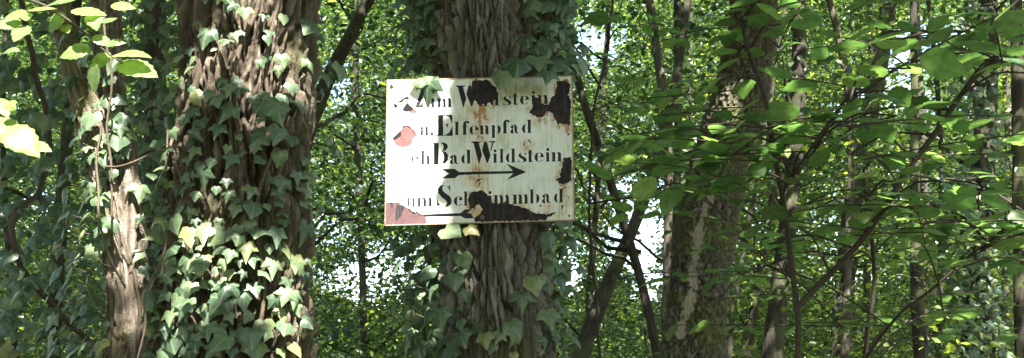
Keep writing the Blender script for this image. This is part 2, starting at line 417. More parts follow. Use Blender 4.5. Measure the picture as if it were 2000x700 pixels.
# forked tree on the far left
axA = px_axis([(236, 330, 74), (246, 450, 80), (250, 560, 84), (256, 700, 92)], YA)
axA.c = np.vstack([axA.c, [*W(226, 290, YA), .5 * 62 * S(290, YA)]]); axA = Axis(axA.c)
tA = empty('forked_tree', base_of(axA), 'slim forked trunk at far left with sunlit patches and trailing ivy', 'tree')
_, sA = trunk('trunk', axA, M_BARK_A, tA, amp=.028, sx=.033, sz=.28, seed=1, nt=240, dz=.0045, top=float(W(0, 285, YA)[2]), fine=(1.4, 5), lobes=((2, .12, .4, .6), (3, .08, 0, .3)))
def limb(name, pts, Y, parent, material, seed, amp=.020):
    ax = px_axis(pts, Y); lo = ax.c[0, 2] ; hi = ax.c[-1, 2]
    return trunk(name, ax, material, parent, amp=amp, sx=.03, sz=.25, seed=seed, nt=160, dz=.006, top=hi, fine=(lo, hi + 1), z0=lo, flare=0, lobes=((2, .1, .3, .5),))
_, sA1 = limb('stem', [(105, -40, 40), (122, 40, 44), (140, 110, 48), (160, 190, 54), (196, 300, 62), (216, 360, 60)], YA - .02, tA, M_BARK_A, 4)
_, sA2 = limb('stem', [(196, -60, 56), (206, 60, 58), (216, 180, 58), (236, 300, 60), (250, 400, 60)], YA + .07, tA, M_BARK_A, 5)
# mossy leaning tree on the right
axD = px_axis([(1474, -40, 88), (1466, 100, 95), (1428, 230, 106), (1393, 350, 112), (1370, 500, 117), (1352, 640, 121), (1346, 700, 124)], YD)
tD = empty('mossy_tree', base_of(axD), 'leaning mossy trunk right of the sign with a long pale strip of bare wood', 'tree')
_, sD = trunk('trunk', axD, M_BARK_D, tD, amp=.045, sx=.05, sz=.10, seed=3, nt=300, dz=.006, fine=(1.2, 4.5), lobes=((3, .05, 0, .3),),
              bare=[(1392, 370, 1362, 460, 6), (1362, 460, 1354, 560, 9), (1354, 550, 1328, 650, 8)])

# ------------------------------------------------------------------ unseen crowns of the four near trees, shaped to block and pass the sun
LIT = []      # (point, radius) places the sun reaches through the crowns
def lit(px, py, Y, r): LIT.append((W(px, py, Y), r))
for (a, b, r) in [(757, 170, .05), (757, 220, .05), (757, 270, .05), (757, 320, .05), (757, 370, .05), (757, 420, .05), (790, 425, .05), (775, 185, .07), (810, 175, .055), (790, 235, .085), (780, 300, .09), (815, 265, .06), (775, 360, .08), (812, 330, .055), (770, 410, .06), (800, 392, .04), (836, 215, .025), (824, 160, .03)]: lit(a, b, 3.28, r)
for (a, b, r) in [(40, 60, .09), (150, 60, .09), (200, 110, .08), (262, 128, .09), (105, 30, .08), (30, 260, .10), (75, 285, .05), (205, 20, .07)]: lit(a, b, 2.2, r)
for (a, b, r) in [(243, 450, .036), (262, 478, .015), (205, 300, .03), (185, 250, .02), (250, 625, .005), (170, 470, .02), (192, 390, .01)]: lit(a, b, YA - .06, r)
for (a, b, r) in [(475, 30, .045), (452, 65, .03), (510, 55, .02), (400, 100, .02), (380, 150, .02), (545, 60, .012), (425, 75, .012), (395, 450, .028), (385, 525, .03), (345, 240, .014), (590, 600, .03), (588, 660, .035), (582, 560, .018), (608, 40, .02), (575, 120, .012), (360, 660, .03), (470, 590, .012), (490, 190, .01)]: lit(a, b, YB - .2, r)
for (a, b, r) in [(1430, 170, .035), (1305, 190, .05), (880, 560, .03)]: lit(a, b, 5.4 if a > 1200 else 3.35, r)
for a in range(762, 850, 14):
    for b in range(166, 436, 16): lit(a - (b - 166) * .03, b, 3.28, .028)
for b in range(560, 740, 25): lit(596, b, YB - .12, .035)
LP = np.array([p for p, r in LIT]); LR = np.array([r for p, r in LIT])
def sun_open(C, margin):
    """True where a leaf at C would keep the sun from one of the lit places"""
    d = C[:, None] - LP[None]; t = (d * SUN).sum(-1); perp = np.linalg.norm(d - t[..., None] * SUN, axis=-1)
    return ((perp < LR[None] + margin) & (t > .12)).any(1)

def spray_leaves(centers, nper, rad, size, tilt=.45, thick=.06):
    n = len(centers); k = nper
    a = rng.uniform(0, 2 * np.pi, (n, k)); q = np.sqrt(rng.random((n, k))) * rad
    hx = rng.normal(size=(n, 2)) * .22
    x = np.cos(a) * q; y = np.sin(a) * q; z = x * hx[:, :1] + y * hx[:, 1:] + rng.normal(size=(n, k)) * thick - q * q * .25
    P = centers[:, None] + np.stack([x, y, z], -1)
    N = rng.normal(size=(n, k, 3)) * tilt; N[..., 2] += 1; N[..., 0] -= hx[:, :1]; N[..., 1] -= hx[:, 1:]
    D = np.stack([np.cos(a), np.sin(a), -.35 + 0 * a], -1) + rng.normal(size=(n, k, 3)) * .5
    s = size * rng.uniform(.65, 1.25, (n, k))
    return P.reshape(-1, 3), N.reshape(-1, 3), D.reshape(-1, 3), s.ravel()

SHADE = [W(a, b, 3.28) + SUN * t for (a, b) in [(880, 190), (930, 180), (980, 200), (1040, 180), (1095, 200), (900, 250), (960, 260), (1020, 260), (1085, 260), (880, 310), (940, 320), (1000, 320), (1060, 330), (1110, 330), (890, 390), (950, 390), (1010, 390), (1070, 400), (870, 430), (920, 60), (970, 60), (960, 100), (930, 520), (980, 520), (960, 620), (1010, 620), (930, 680)] for t in (4.3, 5.2)] + [W(a, b, 5.35) + SUN * t for (a, b) in [(1440, 20), (1480, 60), (1400, 60), (1450, 110), (1400, 220), (1470, 200), (1420, 280), (1380, 330), (1440, 340), (1360, 400), (1420, 410), (1340, 470), (1400, 480), (1330, 540), (1390, 550), (1320, 610), (1380, 620), (1310, 680), (1370, 690)] for t in (3.6, 4.6, 5.6)] + [W(a, b, 7.8) + SUN * t for (a, b) in [(1325, 150), (1305, 240), (1290, 310), (1268, 380), (1250, 425), (1228, 470), (1205, 530), (1180, 575), (1150, 620), (1125, 670)] for t in (3.6, 4.5, 5.4)] + [W(a, b, y_) + SUN * t for (a, b, y_) in [(400, 20, 2.85), (440, 110, 2.85), (560, 30, 2.85), (590, 110, 2.85), (540, 150, 2.85), (420, 190, 2.85), (500, 230, 2.85), (570, 240, 2.85), (590, 330, 2.85), (590, 430, 2.85), (560, 520, 2.85), (940, 20, 3.35), (990, 20, 3.35), (940, 90, 3.35), (1000, 100, 3.35), (900, 60, 3.35), (960, 480, 3.35), (1020, 480, 3.35), (950, 560, 3.35), (1010, 570, 3.35), (960, 650, 3.35), (1450, 40, 5.45), (1480, 110, 5.45), (1430, 130, 5.45), (1450, 200, 5.45), (1400, 250, 5.45), (130, 60, 2.85), (230, 80, 2.85), (230, 180, 2.85)] for t in (3.5, 4.2, 4.9, 5.6, 6.3)]  # extra leaf sprays added on sun rays to shade chosen spots
near = [(tA, axA), (tB, axB), (tC, axC), (tD, axD)]
NCAN = 2300
cc = np.stack([rng.uniform(-6.5, 7.5, NCAN * 2), rng.uniform(-8.5, 6.3, NCAN * 2), rng.uniform(4.4, 8.2, NCAN * 2)], 1)
okc = (cc[:, 0] < 1.3) | (rng.random(len(cc)) > .58); okc &= cc[:, 2] > 1.6 + np.maximum(cc[:, 1], 0) * math.tan(R(22.5)) + .5
cc = np.vstack([cc[okc][:NCAN], np.array(SHADE)])
own = np.argmin(np.stack([np.hypot(cc[:, 0] - float(a(5.)[0]), cc[:, 1] - float(a(5.)[1])) * w for (t, a), w in zip(near, (1.3, .9, .8, 1))]), 0)
for k, (t, a) in enumerate(near):
    c = cc[own == k]
    P, N, D, s = spray_leaves(c, 34, .50, .13)
    keep = ~sun_open(P + nrm(D) * s[:, None] * .5, .068)
    L = Leaves(); L.add(T_MID, P[keep], N[keep], D[keep], s[keep])
    tb = Tubes()
    for m_ in c[::5]:
        zb = max(4.0, m_[2] - 1.6); x, y, r = a(zb)
        b0 = np.array([float(x), float(y), zb]); mid = (b0 + m_) / 2 + [0, 0, .25]
        pts_ = np.array([b0, mid, m_])
        if sun_open(np.linspace(b0, m_, 24) + [0, 0, .12], .20).any(): continue
        tb.add(pts_, [.035, .018, .006], k=5, sub=3)
    L.tubes(tb, 1)
    L.build('crown_and_shade_leaves', [M_CROWN, M_BARK_T], t)

# ------------------------------------------------------------------ the trees of the wood behind
# label, points (px, py, width), depth, material
BG = [
 ('thin_tree', 'thin dark upright trunk between the sign and the mossy leaning trunk', [(1322, -30, 15), (1326, 200, 15), (1322, 400, 16), (1318, 700, 18)], 8.0, M_BARK_T),
 ('thin_tree', 'slim brown trunk with a sunlit fleck left of the thin upright dark trunk', [(1262, -30, 17), (1282, 100, 18), (1304, 200, 18), (1308, 300, 17), (1300, 700, 20)], 9.0, M_BARK_P),
 ('leaning_tree', 'slender dark leaning stem right beside the sign crossing the bright sky gap', [(1100, 60, 15), (1140, 200, 17), (1182, 350, 18), (1228, 440, 19), (1262, 560, 18), (1290, 700, 18)], 7.0, M_BARK_T),
 ('crooked_tree', 'thick dark trunk sweeping down leftwards behind the sky gap beside the sign', [(1330, 120, 18), (1305, 260, 22), (1268, 380, 24), (1228, 470, 25), (1190, 560, 30), (1140, 640, 36), (1108, 740, 40)], 7.8, M_BARK_T),
 ('straight_tree', 'straight dark trunk just right of the mossy leaning trunk', [(1562, -30, 27), (1560, 200, 27), (1552, 350, 30), (1530, 520, 36), (1502, 700, 42)], 6.8, M_BARK_T),
 ('pale_tree', 'slender pale trunk leaning right above the long sapling arm', [(1606, -30, 12), (1630, 40, 13), (1652, 100, 14), (1668, 180, 15), (1664, 300, 15), (1650, 700, 18)], 8.5, M_BARK_P),
 ('dark_tree', 'thick dark trunk at upper right crossing the bright gap in the leaves', [(1742, -30, 30), (1728, 60, 34), (1716, 150, 34), (1690, 260, 34), (1660, 420, 36), (1640, 700, 40)], 11.0, M_BARK_T),
 ('grey_tree', 'thin grey trunk standing in the bright sky gap at upper right', [(1786, -30, 14), (1792, 80, 14), (1800, 200, 15), (1806, 350, 16), (1810, 700, 18)], 13.0, M_BARK_P),
 ('dark_tree', 'short looking dark trunk rising from the lower right edge of the frame', [(1788, 300, 16), (1784, 450, 22), (1792, 600, 26), (1800, 720, 30)], 7.5, M_BARK_T),
 ('ivy_tree', 'dark ivy wrapped trunk near the right edge with sunlit flecks', [(1930, -30, 36), (1928, 200, 40), (1915, 420, 46), (1912, 700, 54)], 9.0, M_BARK_T),
 ('edge_tree', 'dark trunk cut off by the right edge of the photo', [(1985, -30, 22), (1988, 200, 24), (1992, 450, 26), (1996, 700, 30)], 6.6, M_BARK_T),
 ('pale_tree', 'pale thin trunk with sunlit bark between the two rightmost dark trunks', [(1960, -30, 13), (1966, 200, 14), (1975, 320, 14), (1958, 700, 16)], 12.0, M_BARK_P),
 ('forked_sapling', 'thin wavy stem in front of the bright gap at upper right', [(1808, -30, 9), (1820, 60, 9), (1832, 150, 9), (1838, 260, 10), (1840, 450, 10), (1830, 700, 12)], 10.0, M_BARK_T),
 ('thin_tree', 'thin dark trunk left of the sign between the ivy trunks', [(700, -30, 12), (692, 200, 13), (705, 420, 13), (712, 700, 15)], 12.0, M_BARK_T),
 ('bent_tree', 'dark bent trunk whose top slants out from behind the broad ivy trunk', [(775, -60, 22), (715, 20, 24), (665, 80, 28), (622, 150, 32), (575, 300, 34), (540, 700, 40)], 6.4, M_BARK_T),
 ('dark_tree', 'dim brown trunk low at the far left behind the forked tree', [(128, 300, 24), (118, 450, 26), (108, 560, 28), (102, 720, 30)], 5.6, M_BARK_T),
 ('dark_tree', 'dark trunk in the shade between the forked tree and broad ivy trunk', [(300, -40, 40), (304, 200, 44), (308, 450, 48), (312, 720, 54)], 5.2, M_BARK_T),
 ('thin_tree', 'thin dark curving stem at the left edge of the photo', [(4, 200, 10), (2, 400, 11), (20, 520, 12), (36, 700, 14)], 6.5, M_BARK_T),
 ('thin_tree', 'thin dark trunk low between the sign and the sky gap', [(1165, 420, 12), (1150, 560, 14), (1146, 720, 15)], 10.5, M_BARK_T),
 ('thin_tree', 'second thin dark trunk close beside the thin upright one', [(1352, -30, 12), (1346, 120, 13), (1344, 300, 13), (1344, 700, 15)], 11.0, M_BARK_T),
 ('leaning_sapling', 'thin dark sapling leaning right behind the mossy trunk foot', [(1478, 380, 8), (1450, 480, 9), (1428, 600, 9), (1420, 720, 10)], 8.4, M_BARK_T),
 ('leaning_tree', 'slim leaning trunk seen low between the mossy trunk and sapling', [(1545, 180, 12), (1508, 400, 15), (1470, 600, 16), (1455, 720, 17)], 10.0, M_BARK_T),
 ('thin_tree', 'faint thin trunk deep in the wood at right of the sapling fork', [(1702, 260, 12), (1695, 480, 13), (1690, 720, 14)], 14.5, M_BARK_T),
]
trees = []
for i, (nm, lab, pts, Y, mt) in enumerate(BG):
    ax = px_axis(pts, Y)
    c = ax.c
    if c[0, 2] > 0:   # straighten towards the foot so that nothing ends far away
        x0 = c[0, 0] + (c[0, 0] - c[1, 0]) / (c[0, 2] - c[1, 2]) * (0 - c[0, 2]) * .5
        ax = Axis(np.vstack([[x0, Y, -.1, c[0, 3] * 1.15], c]))
    ztop = 1.6 + Y * math.tan(R(21)) + 1.6
    c = ax.c
    if c[-1, 2] < ztop:
        x1 = c[-1, 0] + np.clip((c[-1, 0] - c[-2, 0]) / (c[-1, 2] - c[-2, 2]), -.4, .4) * (ztop - c[-1, 2]) * .6
        ax = Axis(np.vstack([c, [x1, Y, ztop, c[-1, 3] * .5]]))
    t = empty(nm, base_of(ax), lab, 'tree', 'trees of the wood behind the sign')
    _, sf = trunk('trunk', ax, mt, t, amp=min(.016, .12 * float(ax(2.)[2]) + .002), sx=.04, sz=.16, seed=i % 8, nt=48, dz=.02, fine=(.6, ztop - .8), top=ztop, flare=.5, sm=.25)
    trees.append((t, ax, Y))

GAPS = [(1245, 450, 62, 110, .96), (1275, 540, 30, 70, .8), (1165, 80, 55, 60, .85), (1130, 60, 25, 70, .6), (725, 545, 105, 62, .62), (790, 500, 40, 30, .6), (655, 165, 36, 60, .7), (650, 450, 40, 40, .5), (735, 330, 40, 60, .3),
        (300, 150, 26, 80, .85), (1770, 110, 55, 70, .85), (1850, 60, 70, 32, .75), (1700, 175, 36, 60, .5), (1790, 190, 45, 40, .7), (1115, 540, 28, 60, .85), (1640, 210, 24, 20, .6), (1690, 545, 55, 18, .6),
        (80, 390, 40, 26, .6), (55, 620, 18, 14, .8), (215, 25, 40, 20, .5), (1985, 390, 20, 40, .7), (1300, 380, 30, 40, .7), (860, 560, 30, 60, .3), (1060, 20, 30, 30, .3), (1180, 330, 40, 40, .45), (1480, 420, 20, 60, .2), (10, 240, 30, 60, .3), (1870, 230, 40, 40, .3), (1580, 640, 60, 50, .2), (1640, 430, 50, 60, .3)]
def gapval(P):
    x, y = to_px(P); g = np.zeros(len(P))
    wob = PN[3](P * [1.3, 0, 1.3]) * .9; wb2 = PN[2](np.stack([x / 22, y / 22, 0 * x], 1)) * 1.1
    for a, b, rx, ry, s_ in GAPS:
        g = np.maximum(g, s_ * sstep(1.4, .55, np.hypot((x - a) / rx, (y - b) / ry) + .12 + wob + wb2))
    return g
def frustum_points(n, y0, y1, lo=-1.0, margin=1.0):
    Y = (rng.random(n) * (y1 ** 3 - y0 ** 3) + y0 ** 3) ** (1 / 3)
    X = rng.uniform(-1, 1, n) * (Y * .52 + margin)
    Z = 1.6 + Y * rng.uniform(math.tan(R(lo)), math.tan(R(22.5)), n)
    return np.stack([X, Y, Z], 1)
layers = [  # y0, y1, sprays, leaves each, radius, size
 (5.8, 8.5, 230, 28, .34, .060), (8.5, 12, 1500, 32, .42, .064), (12, 17, 4600, 32, .50, .074), (17, 23, 7500, 30, .60, .09)]
C_all = []; spec = []
for (y0, y1, n, k, rad, sz) in layers:
    C = frustum_points(n, y0, y1, lo=-2); C = C[C[:, 2] > .4]
    g = gapval(C); C = C[rng.random(len(C)) > g ** .6]
    P, N, D, s = spray_leaves(C, k, rad, sz, tilt=.55, thick=.09)
    cid = np.repeat(np.arange(len(C)), k)
    g = gapval(P); kp = rng.random(len(P)) > g; 
    P, N, D, s, cid = P[kp], N[kp], D[kp], s[kp], cid[kp]
    kp = ~sun_open(P, .06); P, N, D, s, cid = P[kp], N[kp], D[kp], s[kp], cid[kp]
    hue = rng.normal(size=len(C)) * .26 + .36 + .12 * (C[:, 0] / C[:, 1] > .22)  # sprays at the right toned brighter, sunlight put into leaf colour
    dist = np.stack([np.hypot(C[:, 0] - ax(C[:, 2])[0], (C[:, 1] - Y) * .7) for (t, ax, Y) in trees])
    ow = np.argmin(dist, 0)
    spec.append((C, ow, P, N, D, s, cid, hue))
# upper crowns, above the picture, that shade the wood in patches
Yu = rng.uniform(6.5, 25, 6000); C = np.stack([rng.uniform(-1, 1, 6000) * (Yu * .52 + 3), Yu, 1.6 + Yu * math.tan(R(22.3)) + rng.uniform(.2, 3.0, 6000)], 1)
C = C[PN[5](C * [.40, .40, .15]) * 1.8 + .12 > rng.random(len(C)) * .35]
P, N, D, s = spray_leaves(C, 26, .6, .14, tilt=.35, thick=.08); cid = np.repeat(np.arange(len(C)), 26)
kp = ~sun_open(P, .08); P, N, D, s, cid = P[kp], N[kp], D[kp], s[kp], cid[kp]
dist = np.stack([np.hypot(C[:, 0] - ax(C[:, 2])[0], (C[:, 1] - Y) * .7) for (t, ax, Y) in trees])
spec.append((C, np.argmin(dist, 0), P, N, D, s, cid, rng.normal(size=len(C)) * .16 + .42))
print('UPPER', len(C))
for ti, (t, ax, Y) in enumerate(trees):
    L = Leaves(); tb = Tubes(); cnt = 0
    for (C, ow, P, N, D, s, cid, hue) in spec:
        sel = ow[cid] == ti
        if sel.any():
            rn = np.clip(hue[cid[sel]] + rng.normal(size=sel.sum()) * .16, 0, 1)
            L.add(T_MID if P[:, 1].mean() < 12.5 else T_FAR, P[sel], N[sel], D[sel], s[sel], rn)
        used = set(cid[sel].tolist())
        for ci in [q for q in np.where(ow == ti)[0] if q in used]:
            c = C[ci]; zb = min(max(.8, c[2] - .35 * abs(c[0] - float(ax(c[2])[0])) - .3), float(ax.c[-1, 2]) - .1)
            x, y, r = ax(zb); b0 = np.array([float(x), float(y), zb]); dd = np.linalg.norm(c - b0)
            if dd > 2.6 or c[1] > 12 or ci % 12: continue
            mid = b0 * .45 + c * .55 + [0, 0, .12 * dd * rng.uniform(-.3, 1)] + rng.normal(size=3) * .06 * dd
            tb.add([b0, mid, c], [min(.02, .012 + .003 * dd), .009, .004], k=4, sub=4, wob=.12, seed=ci)
    L.tubes(tb, 1)
    if L.V: L.build('crown_and_shade_leaves', [M_CROWN, M_BARK_T], t)
# far wood plus an unseen leaf ring added to cut skylight, one mass
C = frustum_points(14000, 23, 42, lo=-1.5, margin=4); C2 = frustum_points(8500, 24, 42, lo=-1.5, margin=4); C2[:, 2] = rng.uniform(.2, 4.6, len(C2)); C = np.vstack([C, C2]); g = gapval(C); C = C[rng.random(len(C)) > g ** .6]
a_ = rng.uniform(R(60), R(480), 5200) ; a_ = a_[np.abs((a_ % (2 * np.pi)) - np.pi / 2) > R(38)]
rr_ = rng.uniform(12, 19, len(a_)); ring = np.stack([np.cos(a_) * rr_, np.sin(a_) * rr_ + 1, rng.uniform(0, 8.5, len(a_))], 1)
P, N, D, s = spray_leaves(ring, 30, 1.0, .22, tilt=.6, thick=.2); kp = ~sun_open(P, .12)
Lr = (P[kp], N[kp], D[kp], s[kp])
P, N, D, s = spray_leaves(C, 30, .9, .18, tilt=.6, thick=.2)
g = gapval(P); kp = rng.random(len(P)) > g; L = Leaves(); L.add(T_FAR, P[kp], N[kp], D[kp], s[kp]); L.add(T_FAR, *Lr)
L.build('far_wood_and_shade_ring', [M_FARLEAF]); tag(bpy.data.objects['far_wood_and_shade_ring'], 'far-off mass of sunlit green leaves closing the wood, with an unseen leaf ring added to dim the sky', 'wood', kind='stuff')
# low growth over the ground far off
u = frustum_points(9000, 8, 40, lo=-3); u[:, 2] = rng.uniform(.0, .9, len(u))
L = Leaves(); L.add(T_FAR, u, rng.normal(size=u.shape) * .5 + [0, 0, 1], rng.normal(size=u.shape), .13 * rng.uniform(.6, 1.3, len(u)))
L.build('undergrowth', [M_FARLEAF]); tag(bpy.data.objects['undergrowth'], 'low green growth covering the forest floor', 'undergrowth', kind='stuff')

# ------------------------------------------------------------------ ivy
def scatter(poly_list, mind):
    """poly_list: (x0,y0,x1,y1,n) boxes -> spaced picture points"""
    out = []
    for (x0, y0, x1, y1, n) in poly_list:
        tries = 0; got = 0
        while got < n and tries < n * 30:
            tries += 1
            p = (rng.uniform(x0, x1), rng.uniform(y0, y1))
            if all((p[0] - a) ** 2 + (p[1] - b) ** 2 > mind ** 2 for a, b in out[-400:]):
                out.append(p); got += 1
    return out
def ivy(label, surf, Yref, boxes, sizes, mind, base, stems, explicit=(), cat='ivy plant', shoots=()):
    root = empty('ivy', base, label, cat, 'ivy climbing the trunks')
    pts = scatter(boxes, mind)
    L = Leaves(); P = []; N = []; D = []; s = []; tb = Tubes()
    for (a, b) in pts:
        p, n, off = surf(a, b, Yref)
        out_ = .018 + .04 * rng.random()
        if abs(off) > .97: p = W(a, b, p[1] - .06 + rng.uniform(-.03, .06))
        size = rng.uniform(*sizes) * rng.uniform(.6, 1.22)
        up = rng.uniform(.1, .9)
        nn = n * 1.0 + np.array([0, -.35, up]) + rng.normal(size=3) * .28
        dd = np.array([rng.normal() * .55, -.15, -1.0])
        q = p + n * out_ + np.array([0, 0, size * .35])
        P.append(q); N.append(nn); D.append(dd); s.append(size)
        tb.add([p - n * .01 + [rng.normal() * .015, 0, size * .2 - .01], q], .0012, k=4, sub=1)
    for (a, b, Yl, size, ang, nx, nz) in explicit:   # picture place, depth, size in metres, tip angle, facing
        c = W(a, b, Yl); th = R(ang); dd = np.array([math.cos(th), -.2, math.sin(th)]); nn = np.array([nx, -1, nz])
        P.append(c - nrm(dd) * size * .45); N.append(nn); D.append(dd); s.append(size)
    P, N, D, s = map(np.array, (P, N, D, s))
    vr = rng.integers(0, 3, len(P))
    for k in range(3):
        m = vr == k; L.add(T_IVY[k], P[m], N[m], D[m], s[m], wj=.1)
    L.tubes(tb, 1); L.build('foliage', [M_IVY, M_VINE], root, smooth=True)
    for (pl, w) in stems:
        st = Tubes(); q = []
        for (a, b) in pl:
            p, n, off = surf(a, b, Yref); q.append(p + n * w * .5)
        st.add(q, w, k=8, sub=6, wob=.03, seed=int(pl[0][0])); st.build('vine_stem', M_VINE, root)
    for (pl, w) in shoots:
        st = Tubes(); st.add([W(a, b, y_) for a, b, y_ in pl], w, k=6, sub=6, wob=.03, seed=int(pl[0][0])); st.build('vine_stem', M_VINE, root)
    return root
ivy('thick green ivy spread over the broadest trunk left of the sign', sB, YB,
    [(380, 170, 575, 330, 36), (360, 330, 600, 480, 38), (360, 480, 590, 700, 66), (380, 0, 600, 150, 24), (330, 120, 400, 700, 46), (565, 60, 640, 330, 10), (300, 540, 400, 700, 14)],
    (.030, .060), 14, (-.8, 2.8, 0),
    [([(372, 700), (360, 560), (380, 430), (350, 300), (372, 180), (420, 60), (430, -40)], .010),
     ([(430, 700), (440, 560), (425, 420), (470, 300), (455, 150), (500, 30), (505, -40)], .007),
     ([(500, 700), (520, 560), (500, 430), (540, 280), (520, 120), (560, -30)], .006),
     ([(340, 700), (352, 520), (330, 380), (365, 260), (400, 140), (395, -30)], .012),
     ([(560, 700), (548, 520), (572, 380), (560, 200), (585, 60), (590, -40)], .005)],
    explicit=[(398, 464, 2.72, .055, -80, 0, .5), (386, 524, 2.70, .056, -120, 0, .8), (525, 215, 2.78, .07, -60, .2, .3), (545, 225, 2.76, .07, -70, .2, .3), (492, 662, 2.74, .062, -80, 0, .3), (430, 672, 2.74, .06, -130, 0, .4),
              (470, 185, 2.78, .05, -90, 0, .9), (448, 180, 2.78, .045, -95, 0, .5), (370, 570, 2.76, .05, -100, 0, .4), (310, 290, 2.8, .05, -80, 0, .5)])
ivy('ivy with grey-green leaves clinging to the trunk behind the sign', sC, YC,
    [(858, 450, 915, 700, 22), (795, 455, 865, 690, 20), (1040, 445, 1105, 700, 24), (1040, 0, 1125, 150, 44), (785, 0, 862, 150, 22), (1020, 90, 1112, 150, 9), (910, 640, 1050, 700, 8), (835, 0, 868, 140, 8), (800, 30, 850, 150, 5)],
    (.036, .062), 19, (.1, 3.25, 0),
    [([(880, 700), (890, 600), (872, 500), (885, 420), (880, 200), (878, -30)], .007), ([(1050, 700), (1062, 560), (1048, 440), (1060, 120), (1040, -30)], .008),
     ([(905, 700), (895, 640), (910, 560), (890, 470)], .005)],
    explicit=[(1010, 138, 3.22, .085, -95, .1, .6), (980, 158, 3.20, .075, -100, -.2, .4), (1050, 133, 3.25, .085, -90, .1, .9), (1030, 88, 3.28, .07, -85, 0, .8), (1098, 128, 3.27, .075, -30, .3, .8), (1068, 155, 3.21, .06, -100, .2, .6),
              (1040, 30, 3.3, .05, -40, .2, .7), (833, 178, 3.262, .085, -105, -.4, -.1), (815, 160, 3.262, .045, -170, -.1, .5), (840, 152, 3.262, .045, 20, 0, .5), (1072, 470, 3.3, .06, -80, .2, .5), (1073, 628, 3.3, .07, -80, .2, .5),
              (908, 512, 3.24, .06, -70, 0, .4), (888, 552, 3.24, .06, -85, 0, .3), (1020, 592, 3.26, .065, -90, 0, .3), (1044, 560, 3.28, .07, -80, .2, .4), (862, 626, 3.26, .08, -80, -.2, .5), (905, 576, 3.25, .04, -60, .1, .3),
              (884, 458, 3.26, .07, -40, -.1, .8), (832, 536, 3.3, .06, -130, -.3, .6), (925, 452, 3.26, .05, -40, .1, .6)],
    shoots=[([(1062, 160, 3.4), (1090, 90, 3.42), (1104, 20, 3.44), (1110, -40, 3.44)], .006), ([(1078, 150, 3.45), (1062, 60, 3.42), (1078, -40, 3.4)], .010), ([(838, -30, 3.5), (846, 60, 3.48), (856, 180, 3.46)], .008)])
def deep(Y, d0, d1): return lambda a, b, y: (W(a, b, Y) + [0, rng.uniform(d0, d1), 0], np.array([0, -1., 0]), 0)
ivy('dense dark ivy clump bulging from the right side of the trunk above the sign', deep(3.42, -.08, .22), 3.42,
    [(1028, -20, 1118, 150, 120)], (.04, .066), 5, (.35, 3.5, 0), [([(1070, 150), (1062, 80), (1080, 20), (1076, -50)], .012)])
ivy('dark drooping ivy hanging left of the trunk just above the sign', deep(3.46, -.05, .2), 3.46,
    [(796, -20, 866, 150, 46)], (.045, .075), 6, (-.3, 3.5, 0), [([(846, 150), (838, 60), (850, -50)], .008)])
ivy('shaded ivy strands down the right side of the trunk below the sign', deep(3.5, -.06, .2), 3.5,
    [(1052, 440, 1108, 700, 36)], (.035, .06), 7, (.3, 3.55, 0), [([(1082, 720), (1090, 600), (1080, 440)], .008)])
ivy('loose ivy strands with dark leaves hanging left of the trunk below the sign', deep(3.5, -.06, .3), 3.5,
    [(792, 440, 866, 700, 42)], (.035, .062), 7, (-.35, 3.55, 0), [([(838, 720), (826, 600), (846, 440)], .007)])
ivy('trailing ivy with sunlit pale leaves on the slim forked trunk at far left', sA, YA,
    [(150, 340, 230, 560, 44), (165, 200, 240, 350, 30), (120, 550, 222, 700, 36), (275, 560, 345, 700, 22), (265, 330, 345, 560, 22), (60, 430, 150, 700, 4), (140, 60, 250, 200, 12)],
    (.030, .056), 12, (-1.1, 2.75, 0),
    [([(215, 700), (222, 600), (205, 500), (225, 420), (212, 330)], .007), ([(270, 700), (262, 560), (270, 440), (258, 330)], .006)],
    shoots=[([(260, 720, 2.8), (285, 640, 2.78), (292, 560, 2.8), (318, 480, 2.84), (322, 380, 2.88), (318, 250, 2.9)], .003),
            ([(200, 322, 2.8), (250, 318, 2.74), (300, 300, 2.76), (345, 285, 2.8)], .003), ([(248, 560, 2.8), (222, 500, 2.76), (205, 455, 2.78), (190, 360, 2.82), (196, 240, 2.84)], .0035),
            ([(212, -20, 2.8), (218, 120, 2.78), (212, 230, 2.8), (226, 330, 2.8), (222, 420, 2.8)], .0035),])
ivy('small ivy sprays in deep shade on the dark trunk between the two left trees', lambda a, b, y: (W(a, b, 4.6), np.array([0, -1., 0]), 0), 4.6,
    [(262, 0, 350, 330, 95), (270, 330, 350, 700, 70)], (.045, .075), 9, (-1.7, 5.0, 0), [([(300, 700), (306, 500), (296, 300), (310, 100), (304, -40)], .012)])
ivy('dark ivy mass hanging from the dim trunk at the far left edge', lambda a, b, y: (W(a, b, 4.3) + [0, rng.uniform(-.4, .6), 0], np.array([0, -1., 0]), 0), 4.3,
    [(-20, 130, 130, 420, 150), (-20, 420, 130, 700, 110), (40, 0, 240, 120, 60)], (.045, .08), 9, (-1.95, 4.4, 0), [([(110, 700), (100, 500), (92, 320), (100, 100), (96, -40)], .012)])
ivy('dark ivy sleeve on the wrapped trunk near the right edge', lambda a, b, y: (W(a, b, 8.7) + [0, rng.uniform(-.1, .5), 0], np.array([0, -1., 0]), 0), 8.7,
    [(1870, 320, 1960, 700, 330), (1890, 0, 1950, 320, 120)], (.06, .10), 5, (4.0, 8.9, 0), [([(1912, 700), (1916, 400), (1926, 100), (1930, -30)], .02)])

